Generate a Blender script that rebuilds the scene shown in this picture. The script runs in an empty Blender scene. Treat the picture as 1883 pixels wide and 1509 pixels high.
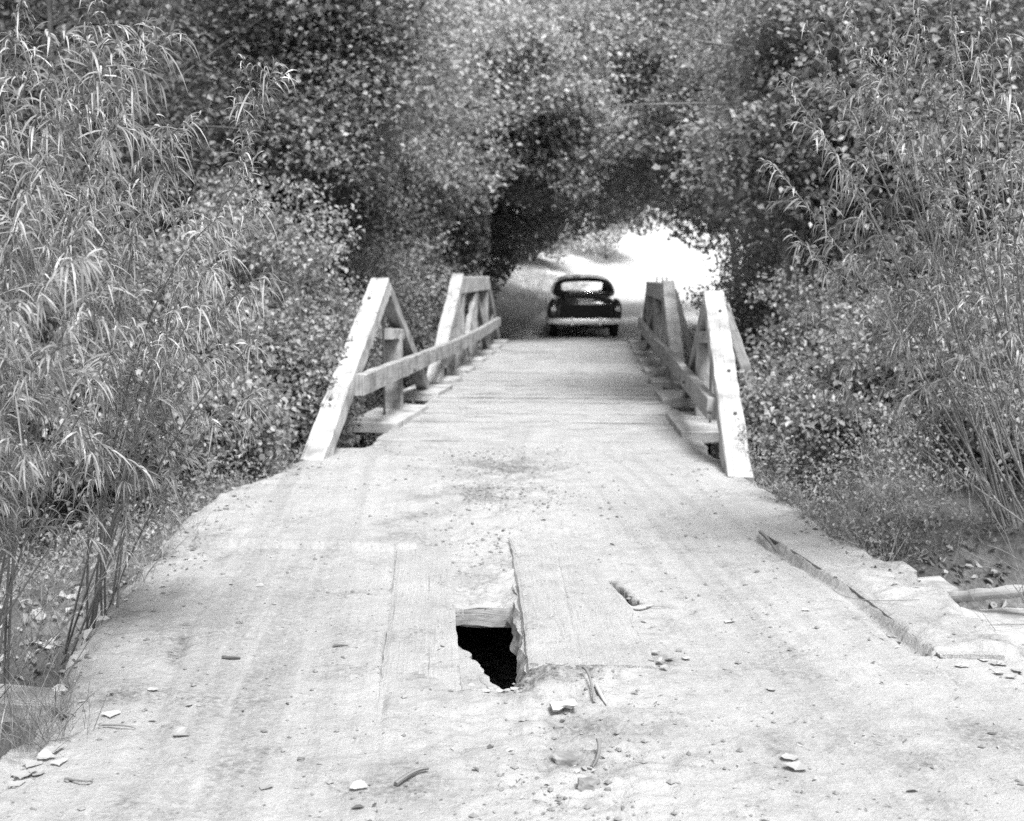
import bpy, math, numpy as np
from math import radians, sin, cos, pi
S = bpy.context.scene
# ---------------------------------------------------------------- camera, sky, sun
FP = 2150.0                                   # focal length in photo pixels (photo 1883 x 1509)
CAM = np.array([.51, 0., 1.6])
YAW, PIT = math.atan(146/FP), math.atan(250/FP)
cd = bpy.data.cameras.new('camera'); cam = bpy.data.objects.new('camera', cd); S.collection.objects.link(cam)
cam.location = CAM; cam.rotation_euler = (pi/2-PIT, 0, YAW)
cd.sensor_width = 36; cd.sensor_fit = 'HORIZONTAL'; cd.lens = FP/1883*36
cd.clip_start = .05; cd.clip_end = 2000
cd.dof.use_dof = True; cd.dof.focus_distance = 4.6; cd.dof.aperture_fstop = 3.0
S.camera = cam
W = bpy.data.worlds.new('World'); S.world = W; W.use_nodes = True
nt = W.node_tree; nt.nodes.clear()
wo = nt.nodes.new('ShaderNodeOutputWorld'); bg = nt.nodes.new('ShaderNodeBackground')
sk = nt.nodes.new('ShaderNodeTexSky'); sk.sky_type = 'NISHITA'; sk.sun_disc = False
SUN_EL, SUN_AZ = radians(58), radians(148)     # azimuth clockwise from +Y (north): from behind the camera, to the right
sk.sun_elevation = SUN_EL; sk.sun_rotation = SUN_AZ; sk.dust_density = 3; sk.air_density = 1
bw = nt.nodes.new('ShaderNodeRGBToBW')         # black-and-white film
nt.links.new(sk.outputs[0], bw.inputs[0]); nt.links.new(bw.outputs[0], bg.inputs[0]); bg.inputs[1].default_value = .10
nt.links.new(bg.outputs[0], wo.inputs[0])
sl = bpy.data.lights.new('sun', 'SUN'); sl.energy = 1.9; sl.angle = radians(20); sl.color = (1, 1, 1)
so = bpy.data.objects.new('sun', sl); S.collection.objects.link(so)
so.rotation_euler = (pi/2-SUN_EL, 0, pi-SUN_AZ)
S.view_settings.view_transform = 'Standard'; S.view_settings.look = 'None'
S.view_settings.exposure = 1.75; S.view_settings.gamma = 1
S.cycles.max_bounces = 6; S.cycles.diffuse_bounces = 4; S.cycles.glossy_bounces = 3
S.cycles.transmission_bounces = 4; S.cycles.transparent_max_bounces = 4
S.cycles.use_denoising = False; S.cycles.denoiser = 'OPENIMAGEDENOISE'
S.cycles.caustics_reflective = False; S.cycles.caustics_refractive = False

# ---------------------------------------------------------------- measuring helpers (photo point at a given distance -> place)
_f = np.array([-sin(YAW)*cos(PIT), cos(YAW)*cos(PIT), -sin(PIT)]); _r = np.array([cos(YAW), sin(YAW), 0]); _u = np.cross(_r, _f)
def ray(x, y): return _f + _r*(x-941.5)/FP - _u*(y-754.5)/FP
def at(x, y, Y):
    d = ray(x, y); return CAM + d*((Y-CAM[1])/d[1])
def gr(x, y, z=0.):
    d = ray(x, y); return CAM + d*((z-CAM[2])/d[2])

# ---------------------------------------------------------------- noise
_perm = np.random.RandomState(7).rand(256, 256)
def vn(x, y):
    xi = np.floor(x).astype(int); yi = np.floor(y).astype(int); fx = x-xi; fy = y-yi
    fx = fx*fx*(3-2*fx); fy = fy*fy*(3-2*fy)
    a = _perm[xi & 255, yi & 255]; b = _perm[(xi+1) & 255, yi & 255]; c = _perm[xi & 255, (yi+1) & 255]; d = _perm[(xi+1) & 255, (yi+1) & 255]
    return (a*(1-fx)+b*fx)*(1-fy)+(c*(1-fx)+d*fx)*fy-.5
def fbm(x, y, f=1., o=4):
    s = 0; a = 1.
    for i in range(o): s = s+a*vn(x*f+17.3*i, y*f+9.1*i); f *= 2.03; a *= .5
    return s
def ss(a, b, x): t = np.clip((x-a)/(b-a), 0, 1); return t*t*(3-2*t)

# ---------------------------------------------------------------- materials (all neutral: the photo is black and white)
def g4(v): return (v, v, v, 1)
class MT:
    def __init__(s, name):
        s.m = bpy.data.materials.new(name); s.m.use_nodes = True; s.n = s.m.node_tree; s.n.nodes.clear()
        s.out = s.new('ShaderNodeOutputMaterial')
    def new(s, t, **k):
        n = s.n.nodes.new(t)
        for a, b in k.items(): setattr(n, a, b)
        return n
    def l(s, a, b): s.n.links.new(a, b)
    def noise(s, vec, scale, detail=4, rough=.55, scl=None):
        if scl is not None:
            mp = s.new('ShaderNodeMapping'); mp.inputs['Scale'].default_value = scl; s.l(vec, mp.inputs[0]); vec = mp.outputs[0]
        n = s.new('ShaderNodeTexNoise'); n.inputs['Scale'].default_value = scale; n.inputs['Detail'].default_value = detail
        n.inputs['Roughness'].default_value = rough; s.l(vec, n.inputs['Vector']); return n.outputs[0]
    def ramp(s, src, pts):
        r = s.new('ShaderNodeValToRGB'); e = r.color_ramp.elements
        while len(e) > 1: e.remove(e[-1])
        e[0].position = pts[0][0]; e[0].color = g4(pts[0][1])
        for p, v in pts[1:]:
            q = e.new(p); q.color = g4(v)
        s.l(src, r.inputs[0]); return r.outputs[0]
    def math(s, op, a, b=None, clamp=False):
        n = s.new('ShaderNodeMath', operation=op, use_clamp=clamp)
        for i, v in enumerate((a, b)):
            if v is None: continue
            if isinstance(v, (int, float)): n.inputs[i].default_value = v
            else: s.l(v, n.inputs[i])
        return n.outputs[0]
    def finish(s, col, rough=.9, bump=None, bd=.01, bs=1., spec=.2, metal=0, coat=0):
        p = s.new('ShaderNodeBsdfPrincipled')
        if isinstance(col, (int, float)): p.inputs['Base Color'].default_value = g4(col)
        else: s.l(col, p.inputs['Base Color'])
        if isinstance(rough, (int, float)): p.inputs['Roughness'].default_value = rough
        else: s.l(rough, p.inputs['Roughness'])
        p.inputs['Specular IOR Level'].default_value = spec; p.inputs['Metallic'].default_value = metal
        p.inputs['Coat Weight'].default_value = coat
        if bump is not None:
            b = s.new('ShaderNodeBump'); b.inputs['Distance'].default_value = bd; b.inputs['Strength'].default_value = bs
            s.l(bump, b.inputs['Height']); s.l(b.outputs[0], p.inputs['Normal'])
        s.l(p.outputs[0], s.out.inputs[0]); return s.m
def geo_pos(t): return t.new('ShaderNodeNewGeometry').outputs['Position']

def dirt_mat(name, lo=.36, hi=.52, grain=None):
    t = MT(name); P = geo_pos(t)
    mp = t.new('ShaderNodeMapping'); mp.inputs['Rotation'].default_value = (0, 0, radians(-8.5)); t.l(P, mp.inputs[0]); Q = mp.outputs[0]
    big = t.noise(P, 1.6, 6, .62); mid = t.noise(P, 7, 6, .7)
    streak = t.noise(Q, 9, 6, .72, (4.5, .14, 1)); fine = t.noise(Q, 30, 4, .7, (3., .12, 1))
    c = t.math('ADD', t.math('MULTIPLY', big, .4), t.math('MULTIPLY', mid, .38)); c = t.math('ADD', c, t.math('MULTIPLY', streak, .22))
    base = t.ramp(c, [(.38, lo), (.5, (lo+hi)/2), (.62, hi)])
    # gritty darker soil in irregular patches and dark specks of all sizes
    crumb = t.noise(P, 38, 5, .75); spk = t.noise(P, 130, 3, .65); pm = t.noise(P, 2.7, 6, .7)
    patch = t.ramp(pm, [(.52, 0.), (.64, 1.)])
    cr = t.ramp(crumb, [(.30, .45), (.47, .8), (.6, 1.)])
    mxc = t.new('ShaderNodeMix', data_type='FLOAT'); t.l(patch, mxc.inputs[0]); mxc.inputs[2].default_value = 1.; t.l(cr, mxc.inputs[3])
    v = t.new('ShaderNodeTexVoronoi'); v.inputs['Scale'].default_value = 16; v.inputs['Randomness'].default_value = 1; t.l(P, v.inputs['Vector'])
    dots = t.ramp(v.outputs[0], [(.06, .35), (.13, 1.)])
    v2 = t.new('ShaderNodeTexVoronoi'); v2.inputs['Scale'].default_value = 47; t.l(P, v2.inputs['Vector']); dots2 = t.ramp(v2.outputs[0], [(.07, .5), (.16, 1.)])
    ga = t.new('ShaderNodeAttribute', attribute_name='grit').outputs['Fac']      # where the soil is dug up, damp or worn along the tracks
    gk = t.ramp(crumb, [(.36, .22), (.5, .5), (.64, .85)]); mg = t.new('ShaderNodeMix', data_type='FLOAT'); t.l(ga, mg.inputs[0]); mg.inputs[2].default_value = 1.; t.l(gk, mg.inputs[3])
    base = t.math('MULTIPLY', base, mg.outputs[0])
    m = t.math('MULTIPLY', base, mxc.outputs[0]); m = t.math('MULTIPLY', m, dots); m = t.math('MULTIPLY', m, dots2)
    m = t.math('MULTIPLY', m, t.ramp(spk, [(.3, .75), (.42, 1.)])); m = t.math('MULTIPLY', m, t.ramp(fine, [(.32, .93), (.5, 1.), (.7, 1.02)]))
    h = t.math('ADD', t.math('MULTIPLY', crumb, .8), t.math('MULTIPLY', mid, .8)); h = t.math('ADD', h, t.math('MULTIPLY', streak, .15)); h = t.math('ADD', h, t.math('MULTIPLY', spk, .15))
    if grain is not None:
        tc = t.new('ShaderNodeTexCoord').outputs['UV']; g_ = t.noise(tc, 26, 5, .65, (4, .14, 1)); ck = t.noise(tc, 16, 3, .6, (5, .05, 1))
        m = t.math('MULTIPLY', m, t.ramp(g_, [(.3, .86), (.55, 1.)])); m = t.math('MULTIPLY', m, t.ramp(ck, [(.3, .5), (.36, 1.)])); h = t.math('ADD', h, t.math('MULTIPLY', g_, .45))
    return t.finish(m, .95, h, .016, .9, .1)
M = {}
M['dirt'] = dirt_mat('dusty_dirt', .29, .375)
M['sand'] = dirt_mat('pale_sand', .45, .6)
M['plank_dust'] = dirt_mat('dust_covered_wood', .285, .385, grain=1)
def soil():
    t = MT('leafy_soil'); P = geo_pos(t)
    a = t.noise(P, 2.2, 5, .6); b = t.noise(P, 30, 4, .7); v = t.new('ShaderNodeTexVoronoi'); v.inputs['Scale'].default_value = 22; t.l(P, v.inputs['Vector'])
    c = t.ramp(t.math('ADD', t.math('MULTIPLY', a, .6), t.math('MULTIPLY', b, .5)), [(.35, .05), (.55, .12), (.75, .24)])
    # bare pale sand of the clearing; on the left bank paleness stands in for light
    sx = t.new('ShaderNodeSeparateXYZ'); t.l(P, sx.inputs[0])
    yy = t.math('MULTIPLY', t.math('SUBTRACT', sx.outputs[1], 27.), .4, True)
    cx = t.math('MULTIPLY', t.math('SUBTRACT', sx.outputs[0], -6.5), .4, True)
    k = t.math('MULTIPLY', yy, cx); mx = t.new('ShaderNodeMix', data_type='RGBA')
    t.l(k, mx.inputs[0]); t.l(c, mx.inputs[6]); mx.inputs[7].default_value = g4(.5)
    h = t.math('ADD', b, v.outputs[0])
    return t.finish(mx.outputs[2], .95, h, .03, .8, .1)
M['soil'] = soil()
def wood(name, lo, hi, blotch=.3):
    t = MT(name); tc = t.new('ShaderNodeTexCoord').outputs['UV']
    gr_ = t.noise(tc, 30, 5, .65, (4, .13, 1)); cr = t.noise(tc, 22, 3, .6, (5, .06, 1)); bl = t.noise(tc, 3, 4, .6); sp = t.noise(tc, 60, 2, .5)
    kn = t.noise(tc, 5, 1, .4, (2., 1., 1))
    c = t.ramp(t.math('ADD', t.math('MULTIPLY', gr_, .6), t.math('MULTIPLY', bl, .5)), [(.35, lo), (.7, hi)])
    c = t.math('MULTIPLY', c, t.ramp(cr, [(.33, .35), (.41, 1.)])); c = t.math('MULTIPLY', c, t.ramp(bl, [(.3, 1-blotch), (.5, 1.)]))
    c = t.math('MULTIPLY', c, t.ramp(kn, [(.22, .5), (.27, 1.)]))
    return t.finish(c, .85, t.math('ADD', gr_, t.math('MULTIPLY', t.ramp(cr, [(.3, 0.), (.37, 1.)]), 1.)), .006, .7, .2)
M['timber'] = wood('weathered_timber', .2, .38, .45)
M['timber_white'] = wood('bleached_timber', .26, .46, .42)
M['timber_old'] = wood('old_rotten_timber', .12, .22, .5)
M['bark_dark'] = wood('dark_bark', .03, .07, .4); M['bark'] = wood('bark', .07, .15, .4); M['bark_pale'] = wood('pale_bark', .2, .34, .3); M['stem'] = wood('willow_bark', .16, .28, .2)
M['iron'] = MT('rusty_iron').finish(.07, .6)
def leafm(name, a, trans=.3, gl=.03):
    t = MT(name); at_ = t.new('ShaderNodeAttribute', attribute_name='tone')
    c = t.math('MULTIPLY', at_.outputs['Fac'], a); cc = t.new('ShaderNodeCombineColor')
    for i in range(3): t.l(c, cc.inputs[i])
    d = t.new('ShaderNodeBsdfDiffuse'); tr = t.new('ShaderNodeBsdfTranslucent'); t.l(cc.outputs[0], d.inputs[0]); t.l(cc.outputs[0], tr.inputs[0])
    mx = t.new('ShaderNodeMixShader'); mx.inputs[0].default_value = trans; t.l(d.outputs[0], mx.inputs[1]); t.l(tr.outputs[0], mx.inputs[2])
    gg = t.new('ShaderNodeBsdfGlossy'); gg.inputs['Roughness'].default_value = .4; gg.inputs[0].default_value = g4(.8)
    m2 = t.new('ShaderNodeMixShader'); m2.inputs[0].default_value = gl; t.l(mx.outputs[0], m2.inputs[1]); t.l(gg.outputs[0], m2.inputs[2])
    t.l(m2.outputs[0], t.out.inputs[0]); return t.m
M['leaf_tree'] = leafm('tree_leaves', .31, .4); M['leaf_dark'] = leafm('shaded_leaves', .12); M['leaf_light'] = leafm('light_leaves', .44, .45); M['leaf_shrub'] = leafm('shrub_leaves', .28); M['leaf_willow'] = leafm('willow_leaves', .32, .3, .05)  # darkest leaves carry the shade behind the left willow in their colour
M['leaf_pale'] = leafm('sunlit_pale_leaves', .4, .4); M['leaf_dry'] = leafm('dry_leaves', .55, .2); M['grass'] = leafm('grass_blades', .26)

# ---------------------------------------------------------------- mesh helpers
def link(o, parent=None):
    S.collection.objects.link(o)
    if parent is not None: o.parent = parent
    return o
def tag(o, label=None, cat=None, group=None, kind=None):
    if label: o['label'] = label
    if cat: o['category'] = cat
    if group: o['group'] = group
    if kind: o['kind'] = kind
    return o
def empty(name, loc=(0, 0, 0)):
    o = bpy.data.objects.new(name, None); o.location = [float(v) for v in loc]; o.empty_display_size = .2; return link(o)
def mesh_np(name, V, F, mat, parent=None, tone=None, uv=None, smooth=False):
    V = np.asarray(V, np.float32); F = np.asarray(F, np.int32); k = F.shape[1]
    me = bpy.data.meshes.new(name); me.vertices.add(len(V)); me.vertices.foreach_set('co', V.ravel())
    me.loops.add(F.size); me.loops.foreach_set('vertex_index', F.ravel())
    me.polygons.add(len(F)); me.polygons.foreach_set('loop_start', np.arange(0, F.size, k, dtype=np.int32)); me.polygons.foreach_set('loop_total', np.full(len(F), k, np.int32))
    me.polygons.foreach_set('use_smooth', np.full(len(F), smooth, bool))
    me.update(calc_edges=True)
    if tone is not None:
        a = me.attributes.new('tone', 'FLOAT', 'FACE'); a.data.foreach_set('value', np.asarray(tone, np.float32))
    if uv is not None:
        l = me.uv_layers.new(name='UVMap'); l.data.foreach_set('uv', np.asarray(uv, np.float32).ravel())
    me.materials.append(mat)
    o = bpy.data.objects.new(name, me); link(o)
    if parent is not None:
        o.parent = parent; o.matrix_parent_inverse = parent.matrix_world.inverted() if False else o.matrix_parent_inverse
        me.vertices.foreach_set('co', (V-np.array(parent['_w'] if '_w' in parent else parent.location, np.float32)).ravel()); me.update()
    return o
class MB:
    """collects quads with uv, builds ONE mesh"""
    def __init__(s): s.V = []; s.F = []; s.U = []; s.n = 0
    def add(s, V, F, U):
        s.V.append(np.asarray(V, float)); s.F.append(np.asarray(F, int)+s.n); s.U.append(np.asarray(U, float)); s.n += len(V)
    def loft(s, rings, caps=True, ucl=True):
        """rings: (n, k, 3) closed sections"""
        R = np.asarray(rings, float); n, k, _ = R.shape
        per = np.r_[0, np.cumsum(np.linalg.norm(np.roll(R[0], -1, 0)-R[0], axis=1))]
        cen = R.mean(1); L = np.r_[0, np.cumsum(np.linalg.norm(np.diff(cen, axis=0), axis=1))]
        i, j = np.meshgrid(np.arange(n-1), np.arange(k), indexing='ij'); i = i.ravel(); j = j.ravel(); j2 = (j+1) % k
        F = np.stack([i*k+j, i*k+j2, (i+1)*k+j2, (i+1)*k+j], 1)
        off = np.random.RandomState(int(abs(cen[0].sum())*1000) % 99999).rand(2)*20
        U = np.stack([np.stack([per[j], L[i]], 1), np.stack([per[j+1], L[i]], 1), np.stack([per[j+1], L[i+1]], 1), np.stack([per[j], L[i+1]], 1)], 1)+off
        s.add(R.reshape(-1, 3), F, U)
        if caps:
            for q, rev in ((0, True), (n-1, False)):
                c = R[q].mean(0); V = np.vstack([R[q], c[None]]); F = []; U = []
                for a in range(0, k, 1):
                    b = (a+1) % k; f = [a, b, k, k] if not rev else [b, a, k, k]
                    F.append([f[0], f[1], k, k]); 
                # use quads pairing two rim edges with the centre
                F = []; a = 0
                while a < k:
                    b = (a+1) % k; d = (a+2) % k if a+2 <= k else b
                    if a+1 < k: q4 = [a, b, (a+2) % k, k]; a += 2
                    else: q4 = None; a += 1
                    if q4: F.append(q4 if not rev else q4[::-1])
                loc = (V-c)@np.stack([_r, [0, .5, .8], ], 1)
                U = [[loc[v] for v in f] for f in F]
                s.add(V, F, np.array(U)+off)
    def tube(s, P, r, k=6, caps=False):
        P = np.asarray(P, float); r = np.broadcast_to(np.asarray(r, float), (len(P),))
        T = np.gradient(P, axis=0); T /= np.linalg.norm(T, axis=1)[:, None]+1e-9
        ref = np.array([.31, .93, .17]); A = np.cross(T, ref); A /= np.linalg.norm(A, axis=1)[:, None]+1e-9; B = np.cross(T, A)
        th = np.linspace(0, 2*pi, k, endpoint=False)
        R = P[:, None]+r[:, None, None]*(A[:, None]*np.cos(th)[None, :, None]+B[:, None]*np.sin(th)[None, :, None])
        s.loft(R, caps)
    def box(s, a, b, w, h, up=(0, 0, 1), seg=10, jit=.003, bev=.008, seed=0, wfun=None):
        """rough sawn timber from a to b; w across, h along up"""
        a = np.asarray(a, float); b = np.asarray(b, float); T = (b-a)/np.linalg.norm(b-a)
        X = np.cross(T, up); X /= np.linalg.norm(X); Z = np.cross(X, T); rs = np.random.RandomState(seed+int(abs(a.sum()*977)) % 9999)
        hw, hh = w/2, h/2
        prof = np.array([(-hw+bev, -hh), (0, -hh), (hw-bev, -hh), (hw, -hh+bev), (hw, 0), (hw, hh-bev), (hw-bev, hh), (0, hh), (-hw+bev, hh), (-hw, hh-bev), (-hw, 0), (-hw, -hh+bev)])
        ts = np.linspace(0, 1, seg); rings = []
        for t in ts:
            p = prof+rs.randn(12, 2)*jit
            if wfun is not None: p = wfun(t, p)
            rings.append(a+(b-a)*t+p[:, :1]*X+p[:, 1:]*Z)
        s.loft(rings)
    def build(s, name, mat, parent=None, smooth=False, tone=None):
        V = np.vstack(s.V); F = np.vstack(s.F); U = np.vstack([u.reshape(-1, 4, 2) for u in s.U])
        return mesh_np(name, V, F, mat, parent, tone, U, smooth)
def bez(p0, p1, p2, n=16):
    t = np.linspace(0, 1, n)[:, None]; return (1-t)**2*np.asarray(p0)+2*t*(1-t)*np.asarray(p1)+t*t*np.asarray(p2)
def norm(v): return v/(np.linalg.norm(v, axis=-1, keepdims=True)+1e-9)
def broad_leaves(C, D, N, L, Wd, six=False):
    """centres, axis, normal, length, width -> V,F"""
    D = norm(D); X = norm(np.cross(D, N)); Nn = np.cross(X, D); L = L[:, None]; Wd = Wd[:, None]; n = len(C)
    if not six:
        V = np.stack([C-D*L*.5, C+X*Wd*.5-D*L*.08+Nn*Wd*.12, C+D*L*.5, C-X*Wd*.5-D*L*.08+Nn*Wd*.12], 1)
        F = np.arange(n*4).reshape(n, 4)
    else:
        V = np.stack([C-D*L*.5, C-D*L*.22+X*Wd*.42+Nn*Wd*.16, C+D*L*.15+X*Wd*.4+Nn*Wd*.14, C+D*L*.5-Nn*L*.12,
                      C+D*L*.15-X*Wd*.4+Nn*Wd*.14, C-D*L*.22-X*Wd*.42+Nn*Wd*.16], 1)
        b = (np.arange(n)*6)[:, None]; F = np.vstack([b+np.array([[0, 1, 2, 3]]), b+np.array([[0, 3, 4, 5]])])
    return V.reshape(-1, 3), F
def ribbon_leaves(P, D, L, Wd, droop, rs):
    n = len(P); D = norm(D); t = np.linspace(0, 1, 5)[None, :, None]
    G = np.array([0, 0, -1.]); L3 = L[:, None, None]
    side = norm(np.cross(D, rs.randn(n, 3)))
    bend = norm(np.cross(D, side))*rs.randn(n, 1)*.18
    pts = P[:, None]+L3*(D[:, None]*t*(1-.25*t*droop[:, None, None])+G*droop[:, None, None]*t*t*.75+bend[:, None]*t*t)
    wprof = np.array([.25, .9, 1., .65, .06])[None, :, None]*Wd[:, None, None]*.5
    A = pts+side[:, None]*wprof; B = pts-side[:, None]*wprof
    V = np.stack([A, B], 2).reshape(n, 10, 3); b = (np.arange(n)*10)[:, None, None]
    F = (b+np.array([[0, 1, 3, 2], [2, 3, 5, 4], [4, 5, 7, 6], [6, 7, 9, 8]])[None]).reshape(-1, 4)
    return V.reshape(-1, 3), F

# ---------------------------------------------------------------- ground
PL = np.array([(-4, -1.45), (2.6, -1.42), (3.28, -1.42), (3.75, -1.44), (4.02, -1.47), (4.42, -1.62), (5.07, -1.79), (6.05, -1.95), (7.3, -2.15), (8.25, -2.15), (8.96, -2.0), (9.6, -1.98), (10.4, -1.98), (10.8, -1.5), (29., -1.48), (30., -1.7)])
PR = np.array([(-4, 4.), (4., 3.2), (4.6, 2.62), (4.85, 2.36), (5.81, 2.34), (6.45, 2.2), (7.27, 2.07), (8.12, 1.9), (8.96, 1.78), (9.6, 1.75), (10.4, 1.66), (10.8, 1.5), (29., 1.45), (30., 1.7)])
def eL(y): return np.interp(y, PL[:, 0], PL[:, 1])
def eR(y): return np.interp(y, PR[:, 0], PR[:, 1])
def cX(y): return .3*ss(27, 31, y)+np.clip(y-30, 0, 200)**2*.006*ss(30, 34, y)
def farZ(y): return np.clip(y-30, 0, 200)**1.4*.0205
def terrain_z(x, y):
    n = fbm(x, y, .5, 5); fn = fbm(x+40, y, 2.5, 3)
    side = np.where(x < 0, -.12+.10*n, -.02+.12*n)+.05*fn
    out = np.maximum(0, np.where(x < 0, -x-2.2, x-2.1)); side = side+np.where(x > 0, .22, .12)*np.minimum(out, 3)*ss(6, 8, y)
    d = np.exp(-((y-4.9-np.where(x < 0, .12, .1)*x)/1.15)**2)*(.95-.12*np.minimum(out, 4)); z = side-d-(x > 2)*ss(2., 2.6, x)*.75*np.exp(-((y-6.1)/.75)**2)            # small ditch under the plank crossing
    inn = ss(2.6, 1.8, np.where(x > 0, x*.98, -x*1.1))*ss(11, 9.5, y); z = z*(1-inn)+inn*np.minimum(z, -.42-.5*np.exp(-((y-4.9)/1.3)**2))
    z = z-.9*np.exp(-((x+3.7)/.9)**2-((y-7.6)/1.1)**2)
    creek = ss(10.2, 12.5, y)*(1-ss(25.5, 28.5, y)); z = z*(1-creek)+creek*(-1.7+.2*n+.12*np.minimum(out, 6))
    z = z*(1-ss(28, 31, y))+ss(28, 31, y)*(farZ(y)+.05*fn-.02)
    dx = x-cX(y); far = ss(30, 40, y)
    z = z+far*(np.maximum(0, -dx-2.0)*.28*(1+.4*n)+np.maximum(0, dx-4)*.12)
    corridor = (np.abs(dx) < 1.75) & (y > 27.5); z = np.where(corridor, np.minimum(z, farZ(y)-.03), z)
    # wooded slopes rising behind the trees on both sides
    hill = ss(20, 44, y)*ss(6, 16, np.abs(x-1))*8 + ss(90, 130, y)*14
    near_side = ss(7, 16, np.abs(x))*3.*(1-ss(20, 44, y))
    return z+hill+near_side
def grid_mesh(name, X, Y, Z, mat, mask=None, smooth=True):
    ny, nx = X.shape; V = np.stack([X, Y, Z], -1).reshape(-1, 3)
    i, j = np.meshgrid(np.arange(ny-1), np.arange(nx-1), indexing='ij'); F = np.stack([i*nx+j, i*nx+j+1, (i+1)*nx+j+1, (i+1)*nx+j], -1).reshape(-1, 4)
    if mask is not None: F = F[mask.ravel()]
    return mesh_np(name, V, F, mat, smooth=smooth)
xs = np.concatenate([np.linspace(-300, -20, 24)[:-1], np.linspace(-20, -4, 60)[:-1], np.linspace(-4, 5, 180), np.linspace(5, 20, 60)[1:], np.linspace(20, 300, 24)[1:]])
ys = np.concatenate([np.linspace(-300, -6, 24)[:-1], np.linspace(-6, 12, 300), np.linspace(12, 60, 240)[1:], np.linspace(60, 400, 60)[1:]])
Xg, Yg = np.meshgrid(xs, ys); tag(grid_mesh('ground', Xg, Yg, terrain_z(Xg, Yg), M['soil']), kind='structure')

def in_poly(x, y, P):
    c = np.zeros(x.shape, bool); n = len(P)
    for i in range(n):
        x0, y0 = P[i]; x1, y1 = P[(i+1) % n]
        m = ((y0 > y) != (y1 > y)) & (x < (x1-x0)*(y-y0)/(y1-y0+1e-12)+x0); c ^= m
    return c
HOLE = [(-.25, 5.60), (-.20, 5.4), (-.04, 4.37), (.08, 4.33), (.2, 4.35), (.28, 4.42), (.19, 5.3), (.14, 5.64), (.0, 5.61), (-.08, 5.62)]
SLOT = [(.60, 6.08), (.63, 5.9), (.72, 5.58), (.76, 5.62), (.68, 5.9), (.64, 6.05)]
def seamL(y): return -.65+(6.72-y)*.151
def seamR(y): return np.interp(y, [4.5, 4.93, 5.97, 7.16], [2.0, 1.95, 1.81, 1.56])
def road_z(x, y):
    z = .012*fbm(x, y, .9, 2)+.007*fbm(x+9, y, 4, 4)+.006*fbm(x, y+5, 18, 4)
    q = x+.15*(y-5)                                  # axis of the plank crossing is turned a little
    near = 1-ss(6.3, 6.8, y)
    rough = np.exp(-((q-.3)/.45)**2)*near+ss(6.6, 7, y)*(1-ss(10, 11, y))*np.exp(-((x+.1)/.5)**2)
    z = z+rough*(.022*fbm(x, y, 9, 4)+.018*fbm(x, y, 28, 3))
    z = z-.012*np.exp(-((q+.75)/.28)**2)*near-.012*np.exp(-((q-1.15)/.3)**2)*near
    trk = np.exp(-((q+.95)/.42)**2)+np.exp(-((q-1.3)/.5)**2)
    z = z+near*.009*fbm(q*16, y*.35, 1., 4)*trk   # tyre streaks
    z = z+.035*ss(6.66, 6.70, y+.06*fbm(x, y, 3, 3)+.06*(x+1.0))*(x < -.5)-.03*ss(6.66, 8, y)*(x < -.5)   # earth banked against the plank ends
    z = z-.02*np.exp(-((x-seamL(y))/.014)**2)*(y < 6.7)*ss(-.1, .15, fbm(x, y, 2, 3)+.12)   # plank seam
    z = z+.05*np.exp(-((x-.1)/.5)**2-((y-7.7)/.6)**2)+.05*ss(7, 8, y)*(1-ss(9.4, 10.4, y))
    z = z-.05*np.exp(-((x+.03)/.16)**4)*ss(5.95, 5.62, y)*(y > 5.5)
    rut = np.interp(y, [3.3, 4.0, 5.0, 6.4, 7.2], [-.75, -1.06, -1.3, -1.58, -1.62])+.03*fbm(x*0, y, 2, 3); z = z-.02*np.exp(-((x-rut)/.035)**2)*(y < 7)*(y > 3.6)*.6+.02*np.exp(-((x-rut+.09)/.05)**2)*(y < 7)*(.15+.5*fbm(x, y, 14, 4))
    # loose heap past the hole
    z = z+.05*np.exp(-((x-.4)/.22)**2-((y-4.45)/.22)**2)*(1+fbm(x, y, 12, 3))
    z = z-.035*np.exp(-((x-seamR(y)+.03)/.035)**2)*(y < 7.2)*(y > 4.9)
    z = z+(.014+.045*fbm(x, y, 5, 4)+.02*ss(5.3, 4.9, y))*(x > seamR(y))*(y < 7.2)*(y > 4.9)
    pd = -.003+.032*fbm(x, y, .9, 4)-.012*np.exp(-((x+.75)/.3)**2)-.012*np.exp(-((x-.75)/.3)**2)+.01*np.exp(-(x/.3)**2)-.02*ss(11, 13.5, y)+.016*ss(19, 26, y)
    z = np.where(y > 10, z*(1-ss(10, 11.5, y))+ss(10, 11.5, y)*(pd-.002+.006*fbm(x, y, 8, 3)), z)
    e = np.minimum(x-eL(y), eR(y)-x); j = .05*fbm(x, y, 5, 3)
    k = ss(.0, .10, e+j*1.6); z = z-(1-k)*(.05+.03*fbm(x, y, 8, 4))*(y < 10.8)+.02*fbm(x, y, 11, 4)*ss(.4, .05, e)*(y < 10.6)
    return z
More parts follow.
